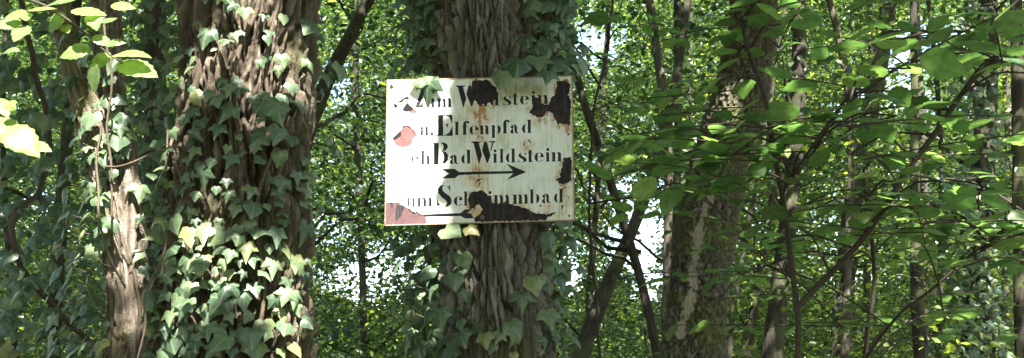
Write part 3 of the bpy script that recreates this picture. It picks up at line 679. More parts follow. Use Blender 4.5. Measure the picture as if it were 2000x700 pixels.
# ------------------------------------------------------------------ hazel saplings with big leaves
def twig_leaves(L, tb, pts, size, n, rad=.0022, tilt=.27, hang=.12, seed=0, flat=1.0):
    """alternate leaves along a twig"""
    pts = np.asarray(pts, float); seg = np.linalg.norm(np.diff(pts, axis=0), axis=1); Ls = np.r_[0, np.cumsum(seg)]
    tb.add(pts, [rad, rad * .55], k=5, sub=4)
    for i in range(n):
        t = Ls[-1] * (i + .6 + rng.uniform(-.25, .25)) / n
        p = np.array([np.interp(t, Ls, pts[:, k]) for k in range(3)])
        j = min(np.searchsorted(Ls, t), len(pts) - 1); d = nrm(pts[j] - pts[j - 1])
        side = nrm(np.cross(d, [0, 0, 1.])) * (1 if i % 2 else -1)
        if i == n - 1: side = side * .2
        D = side * .9 + d * .55 + np.array([0, 0, -.12 - hang]) + rng.normal(size=3) * .15
        N = np.array([0, 0, 1.]) * flat + rng.normal(size=3) * tilt
        L.add(T_BROAD, [p + nrm(D) * .008], [N], [D], size * rng.uniform(.75, 1.15), rnd=[rng.random() * .8], wj=.08)
def sapling(name, label, arms, Y, boxes, size, foot, arm_names='stem', nleaf=(5, 8), cat='sapling', seed=0, minlen=.28, maxlen=.55):
    root = empty(name, foot, label, cat, 'leafy saplings right of the sign' if cat == 'sapling' else None)
    allp = []
    for (pl, w) in arms:
        st = Tubes(); q = [W(a, b, y_) for a, b, y_ in pl]; st.add(q, [w, w * .7], k=8, sub=6, wob=.02, seed=seed + len(allp)); st.build(arm_names, M_TWIG, root)
        qq = np.array(q)
        for k in range(len(qq) - 1):
            for t in np.linspace(0, 1, 8): allp.append(qq[k] * (1 - t) + qq[k + 1] * t)
    allp = np.array(allp)
    L = Leaves(); tb = Tubes()
    for (x0, y0, x1, y1, n, ya, yb) in boxes:
        for _ in range(n):
            c = W(rng.uniform(x0, x1), rng.uniform(y0, y1), rng.uniform(ya, yb))
            if to_px(c)[0] < 1300: ln_max = .10
            else: ln_max = 9
            d = allp - c; j = np.argmin((d ** 2).sum(1) + (d[:, 2] > 0) * .05); a0 = allp[j]
            ang = rng.uniform(0, 2 * np.pi); ln = min(rng.uniform(minlen, maxlen) * .5, ln_max)
            dirv = nrm(np.array([c[0] - a0[0] + math.cos(ang) * .2, (c[1] - a0[1]) * .4 + math.sin(ang) * .15, 0]))
            p1 = c - dirv * ln; p2 = c + dirv * ln + [0, 0, rng.uniform(-.05, .02)]
            if np.linalg.norm(a0 - p1) < .7: tb.add([a0, a0 * .5 + p1 * .5 + [0, 0, .03], p1], [.0032, .0024], k=5, sub=4)
            twig_leaves(L, tb, [p1, c + [0, 0, .01], p2], size, int(rng.integers(*nleaf)))
    L.tubes(tb, 1); L.build('foliage', [M_HAZEL, M_TWIG], root, smooth=True)
    return root
sapling('hazel_sapling', 'forked young hazel with wide drooping leaves in front of the wood at right',
        [([(1562, 760, 2.75), (1560, 640, 2.72), (1557, 600, 2.7), (1528, 380, 2.65), (1492, 200, 2.6), (1452, 60, 2.55), (1436, -40, 2.5)], .0085),
         ([(1557, 605, 2.7), (1600, 560, 2.68), (1650, 500, 2.62), (1740, 385, 2.55), (1850, 215, 2.5), (1925, 130, 2.45), (2020, 85, 2.4)], .0085),
         ([(1545, 360, 2.6), (1590, 290, 2.55), (1650, 200, 2.5), (1700, 130, 2.45), (1745, 10, 2.4)], .0045)], 2.6,
        [(1230, 60, 1420, 340, 7, 2.3, 3.2), (1300, 260, 1560, 400, 9, 2.2, 2.9), (1440, 20, 1660, 260, 8, 2.0, 2.8), (1600, 120, 1900, 420, 13, 2.1, 3.1), (1560, 380, 1800, 560, 6, 2.3, 3.2), (1700, 0, 2000, 140, 7, 1.8, 2.5)],
        .076, tuple(W(1562, 700, 2.75) * [1, 1, 0]), seed=3)
sapling('hazel_sapling', 'low hazel stem rising at lower right with dark spreading leaf layers',
        [([(1690, 780, 3.3), (1700, 640, 3.2), (1712, 560, 3.15), (1700, 450, 3.1), (1690, 330, 3.1)], .008), ([(1692, 700, 3.25), (1740, 640, 3.1), (1785, 590, 3.0), (1900, 500, 2.9), (2010, 420, 2.8)], .005)], 3.1,
        [(1640, 420, 2010, 560, 9, 2.5, 3.5), (1760, 280, 2010, 460, 9, 2.3, 3.3), (1700, 560, 2000, 690, 5, 2.6, 3.6)],
        .076, tuple(W(1690, 700, 3.3) * [1, 1, 0]), seed=13)
sapling('hazel_sapling', 'thin hazel with sparse layered leaves between the sign and the mossy trunk',
        [([(1180, 780, 3.9), (1168, 600, 3.9), (1150, 420, 3.85), (1160, 240, 3.8), (1190, 60, 3.7), (1200, -40, 3.7)], .006), ([(1150, 400, 3.85), (1260, 380, 3.7), (1330, 360, 3.6), (1400, 410, 3.5), (1500, 520, 3.4)], .004)], 3.8,
        [(1190, 20, 1330, 260, 6, 3.4, 4.4), (1190, 260, 1330, 440, 8, 3.4, 4.4), (1300, 430, 1520, 560, 5, 3.0, 4.0), (1400, 540, 1600, 680, 4, 3.0, 3.8)],
        .076, tuple(W(1180, 700, 3.9) * [1, 1, 0]), seed=23)

# bright branch reaching in at the top left
def branch_top_left():
    root = empty('hazel_branch', W(-60, -40, 2.3), 'overhanging hazel branch with glowing sunlit leaves at the top left corner', 'branch')
    st = Tubes(); st.add([W(-60, -60, 2.3), W(40, -8, 2.25), W(100, 18, 2.2), (W(165, 62, 2.2)), W(205, 98, 2.2), W(240, 124, 2.2)], [.004, .0015], k=6, sub=6, wob=.01); st.build('stem', M_TWIG, root)
    st = Tubes(); st.add([W(-60, 200, 2.3), W(-10, 235, 2.25), W(50, 275, 2.2)], [.003, .0015], k=6, sub=5); st.build('stem', M_TWIG, root)
    Ld = [(45, 73, 46, -100, 0, .7), (18, 55, 48, 215, .2, .9), (107, 42, 44, 230, 0, .3), (172, 18, 62, 5, .1, 1.3), (132, 63, 30, -60, .1, .9), (146, 102, 56, 195, 0, .5), (197, 122, 46, 230, -.1, .4), (175, 150, 54, -100, -.6, -.1),
          (200, 76, 40, -10, .1, .8), (228, 82, 28, 10, .1, .6), (258, 112, 70, -5, 0, 1.5), (270, 142, 86, -28, .1, .7), (185, 44, 40, -70, .1, .7), (80, 12, 50, 20, 0, 1.1), (30, 28, 40, 190, 0, .6), (55, 40, 30, -70, 0, .7), (240, 10, 44, 0, .1, 1),
          (14, 250, 66, -30, .1, .8), (42, 275, 84, -35, 0, .6), (78, 287, 44, -12, 0, 1.0), (5, 215, 50, -60, .1, .7), (20, 100, 30, 190, 0, 1.0), (120, 8, 48, 200, 0, 1.1), (205, 200 - 170, 34, 60, 0, .9), (18, 205, 28, 200, 0, .8), (28, 215, 26, -60, -.3, .2)]
    L = Leaves(); tb = Tubes()
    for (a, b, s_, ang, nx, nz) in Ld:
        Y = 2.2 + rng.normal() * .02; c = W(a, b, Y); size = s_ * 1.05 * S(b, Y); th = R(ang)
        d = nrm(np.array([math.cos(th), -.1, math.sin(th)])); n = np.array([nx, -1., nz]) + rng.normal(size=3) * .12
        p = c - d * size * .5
        L.add(T_BROAD, [p], [n], [d], size, rnd=[.75 + .25 * rng.random()], wj=.05)  # pale end of the ramp, sunlight put into the leaf colour
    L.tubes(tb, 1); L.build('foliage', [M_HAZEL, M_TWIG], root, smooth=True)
branch_top_left()
def branch_right_top():
    root = empty('hazel_branch', W(2060, -60, 1.9), 'overhanging branch tip with the largest broad leaves along the top right edge', 'branch')
    st = Tubes(); st.add([W(2060, -60, 1.9), W(1900, -25, 1.85), W(1760, -12, 1.8), W(1640, -20, 1.8)], [.004, .002], k=6, sub=6); st.build('stem', M_TWIG, root)
    L = Leaves()
    for (a, b, s_, ang, nx, nz) in [(1700, 14, 110, 195, 0, 2.2), (1805, 2, 90, -170, .1, 1.6), (1920, 30, 100, -5, 0, 3.2), (1915, 95, 70, 10, 0, 3), (1860, 45, 90, 200, 0, 3.4), (1975, 55, 70, -10, 0, 2.6)]:
        Y = 1.8; c = W(a, b, Y); size = s_ * S(b, Y); th = R(ang); d = nrm(np.array([math.cos(th), -.1, math.sin(th)]))
        L.add(T_BROAD, [c - d * size * .5], [np.array([nx, -1., nz])], [d], size, rnd=[.5], wj=.05)
    L.build('foliage', [M_HAZEL], root, smooth=True)
branch_right_top()

# ------------------------------------------------------------------ the sign
def make_sign():
    TL, TR, BL, BR = map(np.array, ((757, 158), (1116, 149), (753, 440), (1121, 430)))
    YS = 3.285
    w3 = [W(*p, YS) for p in (TL, TR, BL, BR)]
    NU, NV = 720, 560
    u = np.linspace(0, 1, NU); v = np.linspace(0, 1, NV); U, Vv = np.meshgrid(u, v); U = U.ravel(); Vv = Vv.ravel()
    px = ((TL[0] * (1 - U) + TR[0] * U) * (1 - Vv) + (BL[0] * (1 - U) + BR[0] * U) * Vv)
    py = ((TL[1] * (1 - U) + TR[1] * U) * (1 - Vv) + (BL[1] * (1 - U) + BR[1] * U) * Vv)
    P3 = (w3[0][None] * ((1 - U) * (1 - Vv))[:, None] + w3[1][None] * (U * (1 - Vv))[:, None] + w3[2][None] * ((1 - U) * Vv)[:, None] + w3[3][None] * (U * Vv)[:, None])
    pq = np.stack([px, py, 0 * px], 1)
    # ragged edges: coordinates disturbed by noise
    jx = 2.2 * PN[0](pq / 9) + 1.5 * PN[1](pq / 3.2) ; jy = 2.2 * PN[2](pq / 9) + 1.5 * PN[3](pq / 3.2)
    def inpoly(poly, rag=0.0):
        x = px + jx * rag; y = py + jy * rag
        poly = np.array(poly, float); res = np.zeros(len(x), bool)
        bb = (x > poly[:, 0].min() - 1) & (x < poly[:, 0].max() + 1) & (y > poly[:, 1].min() - 1) & (y < poly[:, 1].max() + 1)
        xs, ys = x[bb], y[bb]; r_ = np.zeros(len(xs), bool); j = len(poly) - 1
        for i in range(len(poly)):
            xi, yi = poly[i]; xj, yj = poly[j]
            if yi != yj:
                c = ((yi > ys) != (yj > ys)) & (xs < (xj - xi) * (ys - yi) / (yj - yi) + xi); r_ ^= c
            j = i
        res[bb] = r_; return res
    def C(ox, oy, pts): return [(ox + a / 7, oy + b / 7) for a, b in pts]
    # ---- lettering : stencil glyphs in x-height units
    def bar(x0, x1, y0, y1): return [(x0, y0), (x1, y0), (x1, y1), (x0, y1)]
    def cres(x0, x1, y0, y1):   # half lens, round side at x0
        t = np.linspace(-np.pi / 2, np.pi / 2, 13); cy = (y0 + y1) / 2; h = (y1 - y0) / 2; w = x1 - x0
        o = [(x1 - w * math.cos(a), cy + h * math.sin(a)) for a in t]
        i = [(x1 - w * .22 * math.cos(a), cy + h * math.sin(a)) for a in t[::-1]]
        return o + i
    def ball(x, y, r): return [(x + r * math.cos(a), y + r * math.sin(a)) for a in np.linspace(0, 2 * np.pi, 13)[:-1]]
    def stem(x, y0, y1, w=.31, top=True, foot=True):
        o = [bar(x, x + w, y0, y1)]
        if top: o.append([(x - .10, y1), (x + .02, y1), (x + .02, y1 - .12), (x - .10, y1 - .05)])
        if foot: o.append(bar(x - .07, x + w + .07, y0, y0 + .07))
        return o
    def sh(x, w=.31, y1=1.0):   # stem with a rounded shoulder
        return [[(x, 0), (x + w, 0), (x + w, .70), (x + w - .06, .90), (x + w - .18, y1), (x + .02, y1 - .0), (x - .10, y1 - .12), (x, y1 - .22)], bar(x - .06, x + w + .06, 0, .07)]
    G = {
     'i': stem(0, 0, 1) + [ball(.155, 1.30, .17)], 'l': stem(0, 0, 1.5), 'u': stem(0, 0, 1, foot=False) + [[(.0, .0), (.31, .0), (.44, .1), (.31, .14)]] + stem(.58, 0, 1),
     'n': stem(0, 0, 1) + sh(.60), 'm': stem(0, 0, 1) + sh(.58) + sh(1.17), 'h': stem(0, 0, 1.5) + sh(.60),
     'd': [cres(0, .42, 0, 1)] + stem(.62, 0, 1.5), 'b': stem(0, 0, 1.5, foot=False) + [[(.96 - a, b) for a, b in cres(0, .40, 0, 1)]],
     'p': stem(0, -.42, 1) + [[(.96 - a, b) for a, b in cres(0, .40, 0, 1)]],
     'c': [cres(0, .40, 0, 1), ball(.68, .72, .17), [(.45, .96), (.62, 1.0), (.8, .88), (.72, .84), (.6, .92), (.45, .9)], [(.45, .0), (.62, .03), (.84, .2), (.78, .24), (.6, .1), (.45, .08)]],
     'e': [cres(0, .40, 0, 1), [(.48, 1.0), (.70, .95), (.90, .72), (.92, .50), (.48, .50), (.48, .58), (.62, .58), (.62, .85), (.48, .95)], [(.45, .0), (.62, .03), (.88, .2), (.82, .25), (.6, .1), (.45, .08)]],
     'a': [ball(.20, .72, .17), [(.2, .97), (.42, 1.0), (.62, .94), (.72, .75), (.72, .18), (.80, .07), (.95, .08), (.84, -.02), (.62, 0), (.46, .14), (.43, .70), (.40, .88), (.2, .92)], [(.36, .56), (.36, .48), (.28, .3), (.36, .10), (.40, .05), (.28, -.02), (.12, .0), (0, .14), (.02, .32), (.16, .48)]],
     's': [[(.33, 1.02), (.14, .93), (.04, .74), (.12, .56), (.42, .34), (.52, .22), (.48, .08), (.36, .0), (.58, .0), (.78, .12), (.80, .34), (.62, .54), (.34, .72), (.27, .86)], [(.50, 1.0), (.62, .92), (.74, 1.02), (.74, .68), (.66, .82)], [(.02, .38), (.10, .18), (.26, .04), (.16, .06), (.04, -.02)]],
     't': stem(0, .08, 1.28, top=False, foot=False) + [[(-.12, 1.0), (-.12, .94), (0, .94), (0, 1.05)], bar(.31, .46, .93, 1.0), [(0, .1), (.05, 0), (.28, -.02), (.5, .06), (.46, .12), (.31, .1)]],
     'f': stem(0, 0, 1.25, top=False) + [[(0, 1.2), (.06, 1.42), (.25, 1.56), (.48, 1.55), (.60, 1.42), (.45, 1.46), (.33, 1.38), (.31, 1.2)], ball(.50, 1.36, .13), bar(-.12, 0, .92, .99), bar(.31, .45, .92, .99)],
     '.': [ball(.15, .16, .18)],
    }
    adv = {'i': .37, 'l': .37, 'u': .92, 'n': .97, 'm': 1.54, 'h': .97, 'd': 1.0, 'b': .96, 'p': .96, 'c': .84, 'e': .92, 'a': .95, 's': .80, 't': .50, 'f': .60, '.': .3}
    rows = [  # text row: baseline(x) , x-height, list (char, x0, x1)
     (lambda x: 211.8 - .031 * (x - 838), 18, [('u', 832.1, 848.6), ('m', 855, 882), ('i', 936, 942), ('l', 946, 952), ('d', 957, 974.5), ('s', 982, 998.6), ('t', 1003, 1011.5), ('e', 1015.7, 1033), ('i', 1039, 1045.7), ('n', 1051, 1070)]),
     (lambda x: 267.4 - .025 * (x - 825), 17.5, [('u', 821.4, 836.6), ('.', 840.5, 846), ('l', 889.3, 896), ('f', 904.5, 916), ('e', 917, 934.3), ('n', 937.9, 955), ('p', 960.7, 977.9), ('f', 982.9, 995), ('a', 996.8, 1013.8), ('d', 1019.3, 1037.9)]),
     (lambda x: 323.9 - .025 * (x - 825), 18, [('c', 802, 817.5), ('h', 822.9, 840), ('a', 878.6, 896), ('d', 900.7, 919.3), ('i', 964, 970.7), ('l', 977, 983.4), ('d', 987.9, 1006.4), ('s', 1011.4, 1028.6), ('t', 1032.5, 1041.5), ('e', 1044, 1062), ('i', 1067, 1073.6), ('n', 1078.6, 1097)]),
     (lambda x: 406 - .031 * (x - 800), 18, [('u', 795, 810.5), ('m', 815.7, 844.3), ('c', 886.4, 902.9), ('h', 907, 923), ('i', 954.3, 960.9), ('m', 965.7, 995), ('m', 1002.9, 1031.4), ('b', 1035.7, 1053.6), ('a', 1058.6, 1076.4), ('d', 1082, 1100)]),
    ]
    Wg = [[(-65, 270), (62, 270), (62, 286), (35, 290), (80, 450), (45, 570), (34, 570), (-38, 290), (-65, 286)], [(112, 268), (145, 275), (196, 460), (158, 568), (148, 568), (78, 385)], [(172, 268), (268, 266), (264, 280), (240, 284), (206, 402), (193, 385), (222, 284), (176, 281)]]
    caps = [
     [C(930, 240, [(a - 215, b - 112 - 665 + 0) for a, b in p]) for p in Wg] + [C(750, 145, p) for p in ([(440, 192), (575, 192), (575, 204), (452, 204), (447, 240), (440, 240)], [(512, 204), (575, 204), (482, 456), (425, 458)], [(425, 458), (532, 458), (532, 470), (425, 470)], [(534, 375), (534, 465), (475, 462)])],
     [C(750, 240, p) for p in ([(738, -92), (808, -92), (808, 190), (738, 190)], [(715, -96), (830, -96), (830, -84), (715, -84)], [(710, 180), (832, 180), (832, 192), (710, 192)], [(850, -96), (935, -96), (932, 28), (914, -20), (892, -66), (850, -84)], [(845, 35), (862, 30), (874, 5), (874, 92), (862, 60), (845, 52)], [(835, 180), (890, 150), (936, 60), (940, 192), (835, 192)])],
     [C(750, 240, p) for p in ([(680, 290), (748, 290), (748, 590), (680, 590)], [(648, 288), (750, 288), (750, 300), (648, 300)], [(645, 578), (750, 578), (750, 590), (645, 590)], [(780, 288), (830, 288), (868, 315), (872, 355), (845, 388), (780, 415), (806, 385), (815, 345), (806, 308), (780, 302)], [(788, 400), (845, 415), (878, 455), (876, 520), (840, 566), (768, 580), (806, 550), (822, 500), (812, 440)])] + [C(930, 240, p) for p in Wg],
     [C(750, 340, p) for p in ([(820, 160), (770, 168), (735, 215), (738, 270), (782, 322), (842, 366), (862, 400), (852, 432), (820, 456), (875, 450), (915, 420), (926, 370), (905, 318), (850, 280), (802, 240), (795, 200)], [(838, 163), (878, 190), (900, 155), (907, 258), (885, 212)], [(722, 312), (742, 400), (782, 442), (745, 434), (722, 460)])],
    ]
    def A0(pts): return [(740 + a / 2.1875, 130 + b / 2.1875) for a, b in pts]
    arrow1 = [A0([(266, 442), (325, 442), (342, 455), (572, 450), (545, 419), (630, 455), (545, 490), (574, 461), (342, 468), (325, 481), (266, 483), (300, 462)])]
    arrow2 = [C(750, 340, [(500, 553), (1045, 540), (1100, 492), (1260, 480), (1200, 545), (1260, 606), (1110, 612), (1050, 580), (500, 592)])]
    cls = np.zeros(len(px), int)
    for k, (bl, xh, chars) in enumerate(rows):
        for ch, x0, x1 in chars:
            sx_ = (x1 - x0) / adv[ch]
            for poly in G[ch]:
                cls[inpoly([(x0 + a * sx_, bl(x0 + a * sx_) - b * xh) for a, b in poly], .12)] = 1 + k
        for poly in caps[k]: cls[inpoly(poly, .12)] = 1 + k
    for poly in arrow1: cls[inpoly(poly, .15)] = 5
    for poly in arrow2: cls[inpoly(poly, .15)] = 6
    # faded / lost paint at the left
    n9 = PN[4](pq / 3.0) + .6 * PN[5](pq / 1.2)
    fade = sstep(840, 795, px)
    lost = (cls > 0) & (n9 > .75 - .95 * fade * np.where(py < 215, .40, np.where(py > 370, .42, np.where(py < 280, .45, .75)))) & (py < 440)
    cls[lost & (cls < 5)] = 0
    # ---- bare steel
    patches = [
     [(922, 158), (936, 157), (950, 157), (957, 160), (961, 166), (968, 170), (970, 178), (971, 192), (966, 198), (955, 202), (948, 204), (940, 207), (933, 206), (930, 200), (925, 195), (922, 185), (921, 172)],
     C(930, 145, [(1100, 100), (1210, 88), (1250, 110), (1285, 140), (1290, 230), (1262, 290), (1300, 370), (1290, 560), (1292, 690), (1200, 705), (1105, 682), (1060, 600), (1045, 550), (960, 522), (925, 605), (860, 602), (780, 580), (718, 530), (760, 470), (770, 400), (810, 325), (850, 322), (880, 402), (960, 432), (1000, 420), (1010, 330), (1060, 308), (1080, 220), (1100, 180)]),
     [(1101.4, 310), (1115.7, 309.3), (1117, 320), (1115.7, 340), (1115.7, 351.4), (1111.4, 358.6), (1100, 362), (1090, 358.6), (1087, 351.4), (1093.6, 347), (1095, 340), (1098.6, 320)],
     C(930, 340, [(-105, 283), (-60, 265), (60, 235), (100, 245), (145, 275), (165, 320), (178, 392), (235, 402), (330, 412), (395, 380), (460, 412), (560, 440), (640, 465), (720, 485), (760, 530), (860, 545), (960, 562), (1060, 528), (1105, 545), (1000, 580), (930, 636), (0, 656), (-30, 640), (-20, 600), (-100, 545), (-95, 430), (-110, 380)]),
     C(750, 340, [(45, 398), (110, 405), (160, 392), (210, 412), (290, 455), (350, 490), (430, 530), (540, 555), (572, 600), (572, 705), (5, 715), (15, 400)]),
     C(750, 240, [(270, 45), (340, 55), (410, 110), (450, 180), (440, 215), (385, 230), (380, 290), (350, 335), (250, 360), (190, 330), (130, 300), (130, 240), (200, 170), (245, 100)]),
    ]
    chips = [C(750, 145, p) for p in ([(270, 500), (315, 425), (380, 490), (350, 520), (300, 515)], [(288, 330), (320, 320), (336, 345), (300, 355)], [(212, 385), (280, 338), (294, 350), (240, 392)], [(138, 420), (175, 435), (160, 475), (145, 460)], [(1240, 60), (1275, 70), (1260, 90), (1235, 85)])] + \
            [C(750, 240, p) for p in ([(122, 232), (210, 148), (216, 200), (150, 238)],)] + [C(930, 340, p) for p in ([(0, 100), (60, 60), (65, 85), (20, 120)], [(10, 190), (55, 110), (70, 125), (30, 190)], [(865, 440), (885, 430), (890, 455), (872, 460)], [(1165, 430), (1190, 432), (1180, 515), (1165, 480)], [(1255, 560), (1285, 562), (1280, 590), (1260, 588)], [(1250, 325), (1280, 325), (1268, 345)])] + \
            [C(930, 240, p) for p in ([(700, 240), (730, 240), (760, 300), (735, 295)], [(650, 280), (675, 285), (665, 330), (648, 320)], [(1235, 155), (1280, 160), (1255, 195)], [(1100, 20), (1150, 15), (1120, 45)], [(1230, 20), (1290, 30), (1260, 70)])] + [C(750, 340, [(475, 28), (500, 30), (498, 46), (478, 45)])]
    pinkchip = [C(750, 145, [(362, 548), (385, 500), (430, 490), (462, 530), (440, 552)])]
    flake = [C(930, 340, [(-125, 540), (-55, 470), (-30, 495), (0, 430), (45, 425), (85, 490), (60, 540), (10, 590), (-40, 600), (-60, 560)])]
    for k, p in enumerate(patches): cls[inpoly(p, 1.5)] = 10 + k
    for p in chips[:4] + chips[5:6]:
        c_ = np.mean(p, 0); p[:] = [tuple(c_ + (np.array(a_) - c_) * 1.45) for a_ in p]
    for p in chips: cls[inpoly(p, .8)] = 20
    for p in pinkchip: cls[inpoly(p, .8)] = 15
    for p in flake: cls[inpoly(p, 1.0)] = 21
    e2 = None
    # pinholes
    ph = PN[6](pq / 2.1)
    cls[(ph > .60) & (cls < 5) & (PN[7](pq / 20) > .1)] = 20
    # rim: enamel always kept at the very edge of the right side
    def blur(a, k):
        for ax_ in (0, 1):
            c = np.cumsum(np.pad(a, [(k + 1, k) if i == ax_ else (0, 0) for i in (0, 1)], mode='edge'), ax_)
            a = (np.take(c, range(2 * k + 1, c.shape[ax_]), ax_) - np.take(c, range(0, c.shape[ax_] - 2 * k - 1), ax_)) / (2 * k + 1)
        return a
    # ---- colours
    nlow = PN[0](pq / 40); nmid = PN[1](pq / 12); nhi = PN[2](pq / 3); nvert = PN[3](pq / [5, 45, 1])
    def mix(c, d, t): return c * (1 - t[:, None]) + np.array(d)[None] * t[:, None]
    base = np.tile(np.array([.70, .73, .70]), (len(px), 1)) * (1 + .12 * nlow + .12 * nmid + .10 * nhi + .10 * nvert)[:, None]
    rightward = sstep(820, 900, px)
    base = mix(base, (.82, .83, .80), (1 - rightward) * .8)  # enamel whiter towards the left, weathered olive towards the right
    base = mix(base, (.42, .44, .27), rightward * np.clip(.14 + nlow * 1.3 + nvert * .9 + nmid * .6, 0, .7)); base = base * (1 - .04 * rightward[:, None])
    def blob(x, y, rx, ry): return np.exp(-(((px - x) / rx) ** 2 + ((py - y) / ry) ** 2))
    base = mix(base, (.24, .25, .10), np.clip((blob(1015, 178, 45, 16) * .8 + blob(985, 200, 25, 16) * .6 + blob(1050, 180, 16, 12) * .5) * (1 + nvert + nmid), 0, .8))
    rust = blob(938, 222, 17, 18) * 1.1 + blob(940, 262, 15, 34) * .5 + blob(934, 320, 16, 45) * .38 + blob(1107, 248, 12, 14) * .8 + blob(1103, 372, 4.5, 32) * 1.0 + blob(1030, 287, 13, 10) * .5 + blob(1070, 405, 12, 6) * .6 + blob(930, 350, 24, 18) * .5 + blob(1034, 216, 10, 7) * .5 + blob(1108, 158, 8, 8) * .5 + blob(772, 366, 6, 14) * .6 + blob(1085, 420, 20, 6) * .45 + blob(1090, 240, 14, 8) * .4 + blob(860, 432, 50, 5) * .35
    rust = np.clip(rust * (1 + 1.5 * nmid + 1.3 * nhi + 1.2 * nvert), 0, .95)
    base = mix(base, (.50, .30, .15), np.clip(rust * 1.0, 0, .85)); base = mix(base, (.22, .075, .03), np.clip(rust * 1.4 - .75, 0, .8))
    pink = np.clip((blob(776, 225, 16, 28) + blob(770, 205, 10, 8)) * (.5 + 2.0 * nhi + 1.6 * nmid), 0, .75)
    base = mix(base, (.30, .13, .13), np.clip(pink * 1.3, 0, .9))
    rim = np.minimum(np.minimum(U * 365, (1 - U) * 365), np.minimum(Vv * 282, (1 - Vv) * 282))
    base = mix(base, (.40, .30, .16), np.clip(sstep(3.5, .5, rim + 2 * nhi) * .6, 0, 1) * (rightward * .7 + .3))
    bm_ = ((cls >= 10) & (cls != 21)).astype(float).reshape(NV, NU)
    halo = blur(blur(bm_, 12), 12); drip = halo.copy(); sh_ = 26; drip[sh_:] = np.maximum(drip[sh_:], halo[:-sh_] * .8)
    halo = drip.ravel(); hr = np.clip(halo * 2.0 * (.35 + 1.6 * nmid + 1.6 * nhi + 1.2 * nvert), 0, .75) * (.35 + .65 * rightward)
    base = mix(base, (.52, .33, .17), hr); base = mix(base, (.25, .10, .045), np.clip(hr * 1.5 - .55, 0, .6))
    e0 = blur(bm_, 2).ravel(); base = mix(base, (.80, .80, .74), np.clip(e0 * 2.2, 0, .75) * (PN[4](pq / 14) > -.05))
    col = base.copy()
    ink = np.array([.006, .007, .009])
    lt = (cls >= 1) & (cls <= 6)
    inkc = ink[None] * (1 + .5 * nhi[:, None]) + (np.clip(fade * .9 + sstep(855, 840, px) * .25, 0, 1) * (.012 + .05 * np.clip(n9 + .3, 0, 1)))[:, None]
    col[lt] = inkc[lt]
    steel = np.array([.020, .017, .018])[None] * (1 + .5 * nmid + .5 * nhi)[:, None]
    steel = mix(steel, (.085, .042, .026), np.clip((nhi + nmid + nlow) * 1.1 - .2, 0, .55)); steel = mix(steel, (.045, .045, .05), np.clip(nvert * 1.5, 0, .6))
    st = (cls >= 10) & (cls <= 13); col[st] = steel[st]
    mauve = np.array([.095, .052, .056])[None] * (1 + .35 * nmid + .45 * nhi + .4 * ph)[:, None]
    mauve = mix(mauve, (.10, .065, .06), sstep(800, 832, px) * .5)
    q14 = cls == 14; col[q14] = mauve[q14]
    for p in (C(750, 340, [(85, 408), (135, 408), (110, 492)]), C(750, 340, [(178, 418), (275, 460), (240, 570), (180, 650), (150, 620), (165, 480)]), C(750, 340, [(340, 490), (430, 530), (410, 560), (350, 520)])):
        q = inpoly(p, .6) & q14; col[q] = steel[q]
    salmon = np.array([.24, .070, .068])[None] * (1 + .35 * nmid + .7 * nhi)[:, None]
    q15 = cls == 15; col[q15] = salmon[q15]
    for p in (C(750, 240, [(245, 92), (280, 38), (345, 58), (385, 78), (385, 105), (345, 88), (300, 55), (262, 98)]), C(750, 240, [(385, 80), (412, 108), (455, 182), (430, 175), (400, 130)])):
        q = inpoly(p, .6) & q15; col[q] = steel[q]
    q20 = cls == 20; col[q20] = (steel * (.45 + .8 * rightward)[:, None])[q20]
    q21 = cls == 21; col[q21] = (np.array([.48, .36, .22])[None] * (1 + .5 * nmid + .4 * nhi)[:, None])[q21]
    # blue trace of the lost letter at lower left
    q = inpoly(C(750, 340, [(120, 340), (200, 215), (235, 180), (268, 180), (200, 290), (170, 362)]), .8) & (n9 < .35) & (cls == 0); col[q] = (.14, .15, .30)
    # relief
    bare = ((cls >= 10) & (cls != 21)).astype(float).reshape(NV, NU)
    e1 = blur(bare, 5).ravel(); bare = bare.ravel()
    curl = np.clip(PN[4](pq / 14) * 2 + .35, 0, 1)
    hgt = np.where(bare > .5, -.0009, .0 + .0045 * e1 * curl) + .0010 * PN[5](pq / 60) + .0004 * nmid * (bare + .15)
    N3 = np.array([0, -1., 0])
    P3 = P3 + N3[None] * hgt[:, None] + np.array([0, -.004 * 1, 0])[None] * (PN[2](pq / 150))[:, None]
    rgh = np.where(bare > .5, .75, .32 + .25 * np.clip(rust, 0, 1) + .1 * nmid)
    colA = np.concatenate([np.clip(col, .003, .9), np.clip(rgh, .2, .95)[:, None]], 1)
    m, n, l = mat('weathered_enamel')
    a = n.new('ShaderNodeAttribute'); a.attribute_name = 'paint'
    p = n.new('ShaderNodeBsdfPrincipled'); l.new(a.outputs['Color'], p.inputs['Base Color']); l.new(a.outputs['Alpha'], p.inputs['Roughness']); p.inputs['Specular IOR Level'].default_value = .18
    ns = n.new('ShaderNodeTexNoise'); ns.inputs['Scale'].default_value = 180; tc = n.new('ShaderNodeTexCoord'); l.new(tc.outputs['Object'], ns.inputs['Vector'])
    bp = n.new('ShaderNodeBump'); bp.inputs['Strength'].default_value = .25; bp.inputs['Distance'].default_value = .002; l.new(ns.outputs[0], bp.inputs['Height']); l.new(bp.outputs[0], p.inputs['Normal'])
    o = n.new('ShaderNodeOutputMaterial'); l.new(p.outputs[0], o.inputs[0])
    i = np.arange(NV - 1)[:, None] * NU; j = np.arange(NU - 1)[None]
    f = np.stack([i + j, i + NU + j, i + NU + j + 1, i + j + 1], -1).reshape(-1, 4)
    fc = cls[f[:, 0]]
    ctr = (w3[0] + w3[1] + w3[2] + w3[3]) / 4
    root = empty('enamel_sign', ctr, 'white enamel sign with black stencil lettering, rust and large chipped dark patches', 'sign')
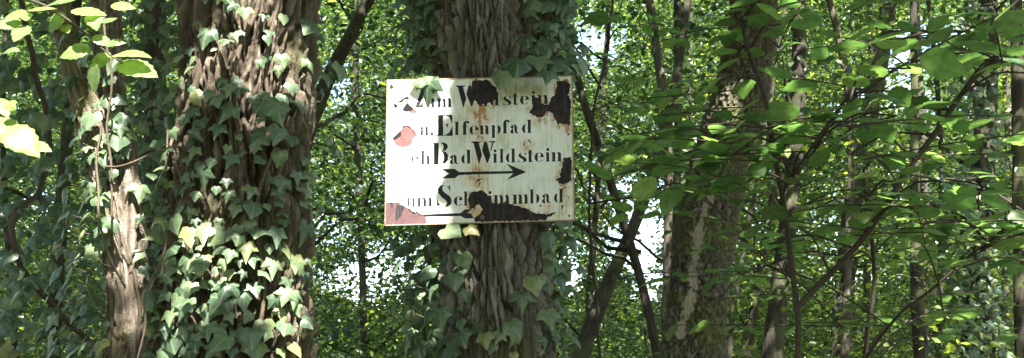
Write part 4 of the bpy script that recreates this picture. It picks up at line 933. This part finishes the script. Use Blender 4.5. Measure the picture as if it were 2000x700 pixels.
    groups = [('enamel_face', [0, 20, 21], None), ('lettering', [1], 'top line of lettering reading Zum Wildstein'), ('lettering', [2], 'second line of lettering reading u. Elfenpfad'), ('lettering', [3], 'third line of lettering ending in Bad Wildstein'), ('lettering', [4], 'bottom line of lettering reading Zum Schwimmbad'),
              ('arrow', [5], 'complete black arrow pointing right'), ('arrow', [6], 'lower arrow mostly lost under the chipped area'),
              ('bare_patch', [10], 'dark chipped patch at the top centre'), ('bare_patch', [11], 'dark chipped patch in the upper right corner'), ('bare_patch', [12], 'small dark chipped patch on the right edge'), ('bare_patch', [13], 'wide dark chipped patch along the bottom'), ('bare_patch', [14], 'mauve chipped patch in the lower left corner'), ('bare_patch', [15], 'salmon pink chipped patch at the left')]
    for nm, ids, lab in groups:
        ff = f[np.isin(fc, ids)]; uq, inv = np.unique(ff, return_inverse=True)
        ob = mesh_obj(nm, P3[uq], [inv.reshape(-1, 4)], m, root, attrs={'paint': ('FLOAT_COLOR', colA[uq])}, smooth=True)
        if lab: ob['label'] = lab
    # backing plate with thickness
    m2, n, l = mat('plate_steel'); p = n.new('ShaderNodeBsdfPrincipled'); ns = n.new('ShaderNodeTexNoise'); ns.inputs['Scale'].default_value = 60
    r = ramp(n, [(.3, (.30, .25, .16)), (.55, (.16, .09, .05)), (.7, (.55, .50, .38))]); l.new(ns.outputs[0], r.inputs[0]); l.new(r.outputs[0], p.inputs['Base Color']); p.inputs['Roughness'].default_value = .7
    o = n.new('ShaderNodeOutputMaterial'); l.new(p.outputs[0], o.inputs[0])
    q = np.array([w3[0], w3[1], w3[3], w3[2]]); q = ctr + (q - ctr) * 1.006
    Vp = np.vstack([q + [0, .0035, 0], q + [0, .009, 0]])
    mesh_obj('backing_plate', Vp, [np.array([[3, 2, 1, 0], [4, 5, 6, 7], [0, 1, 5, 4], [1, 2, 6, 5], [2, 3, 7, 6], [3, 0, 4, 7]])], m2, root)
    # rim wires (rolled edge) and screws
    rim_t = Tubes(); e = q + [0, .001, 0]
    for a_, b_ in ((0, 1), (1, 2), (2, 3), (3, 0)): rim_t.add([e[a_], e[b_]], .0022, k=6, sub=1)
    rim_t.build('rim', m2, root)
    for (a_, b_) in ((1107, 158), (942, 425), (765, 168)):
        c = W(a_, b_, YS - .004); st_ = Tubes(); st_.add([c + [0, .012, 0], c, c - [0, .003, 0]], [.0065, .0065, .003], k=12, sub=1); st_.build('screw', m2, root)
make_sign()
bpy.context.view_layer.update()
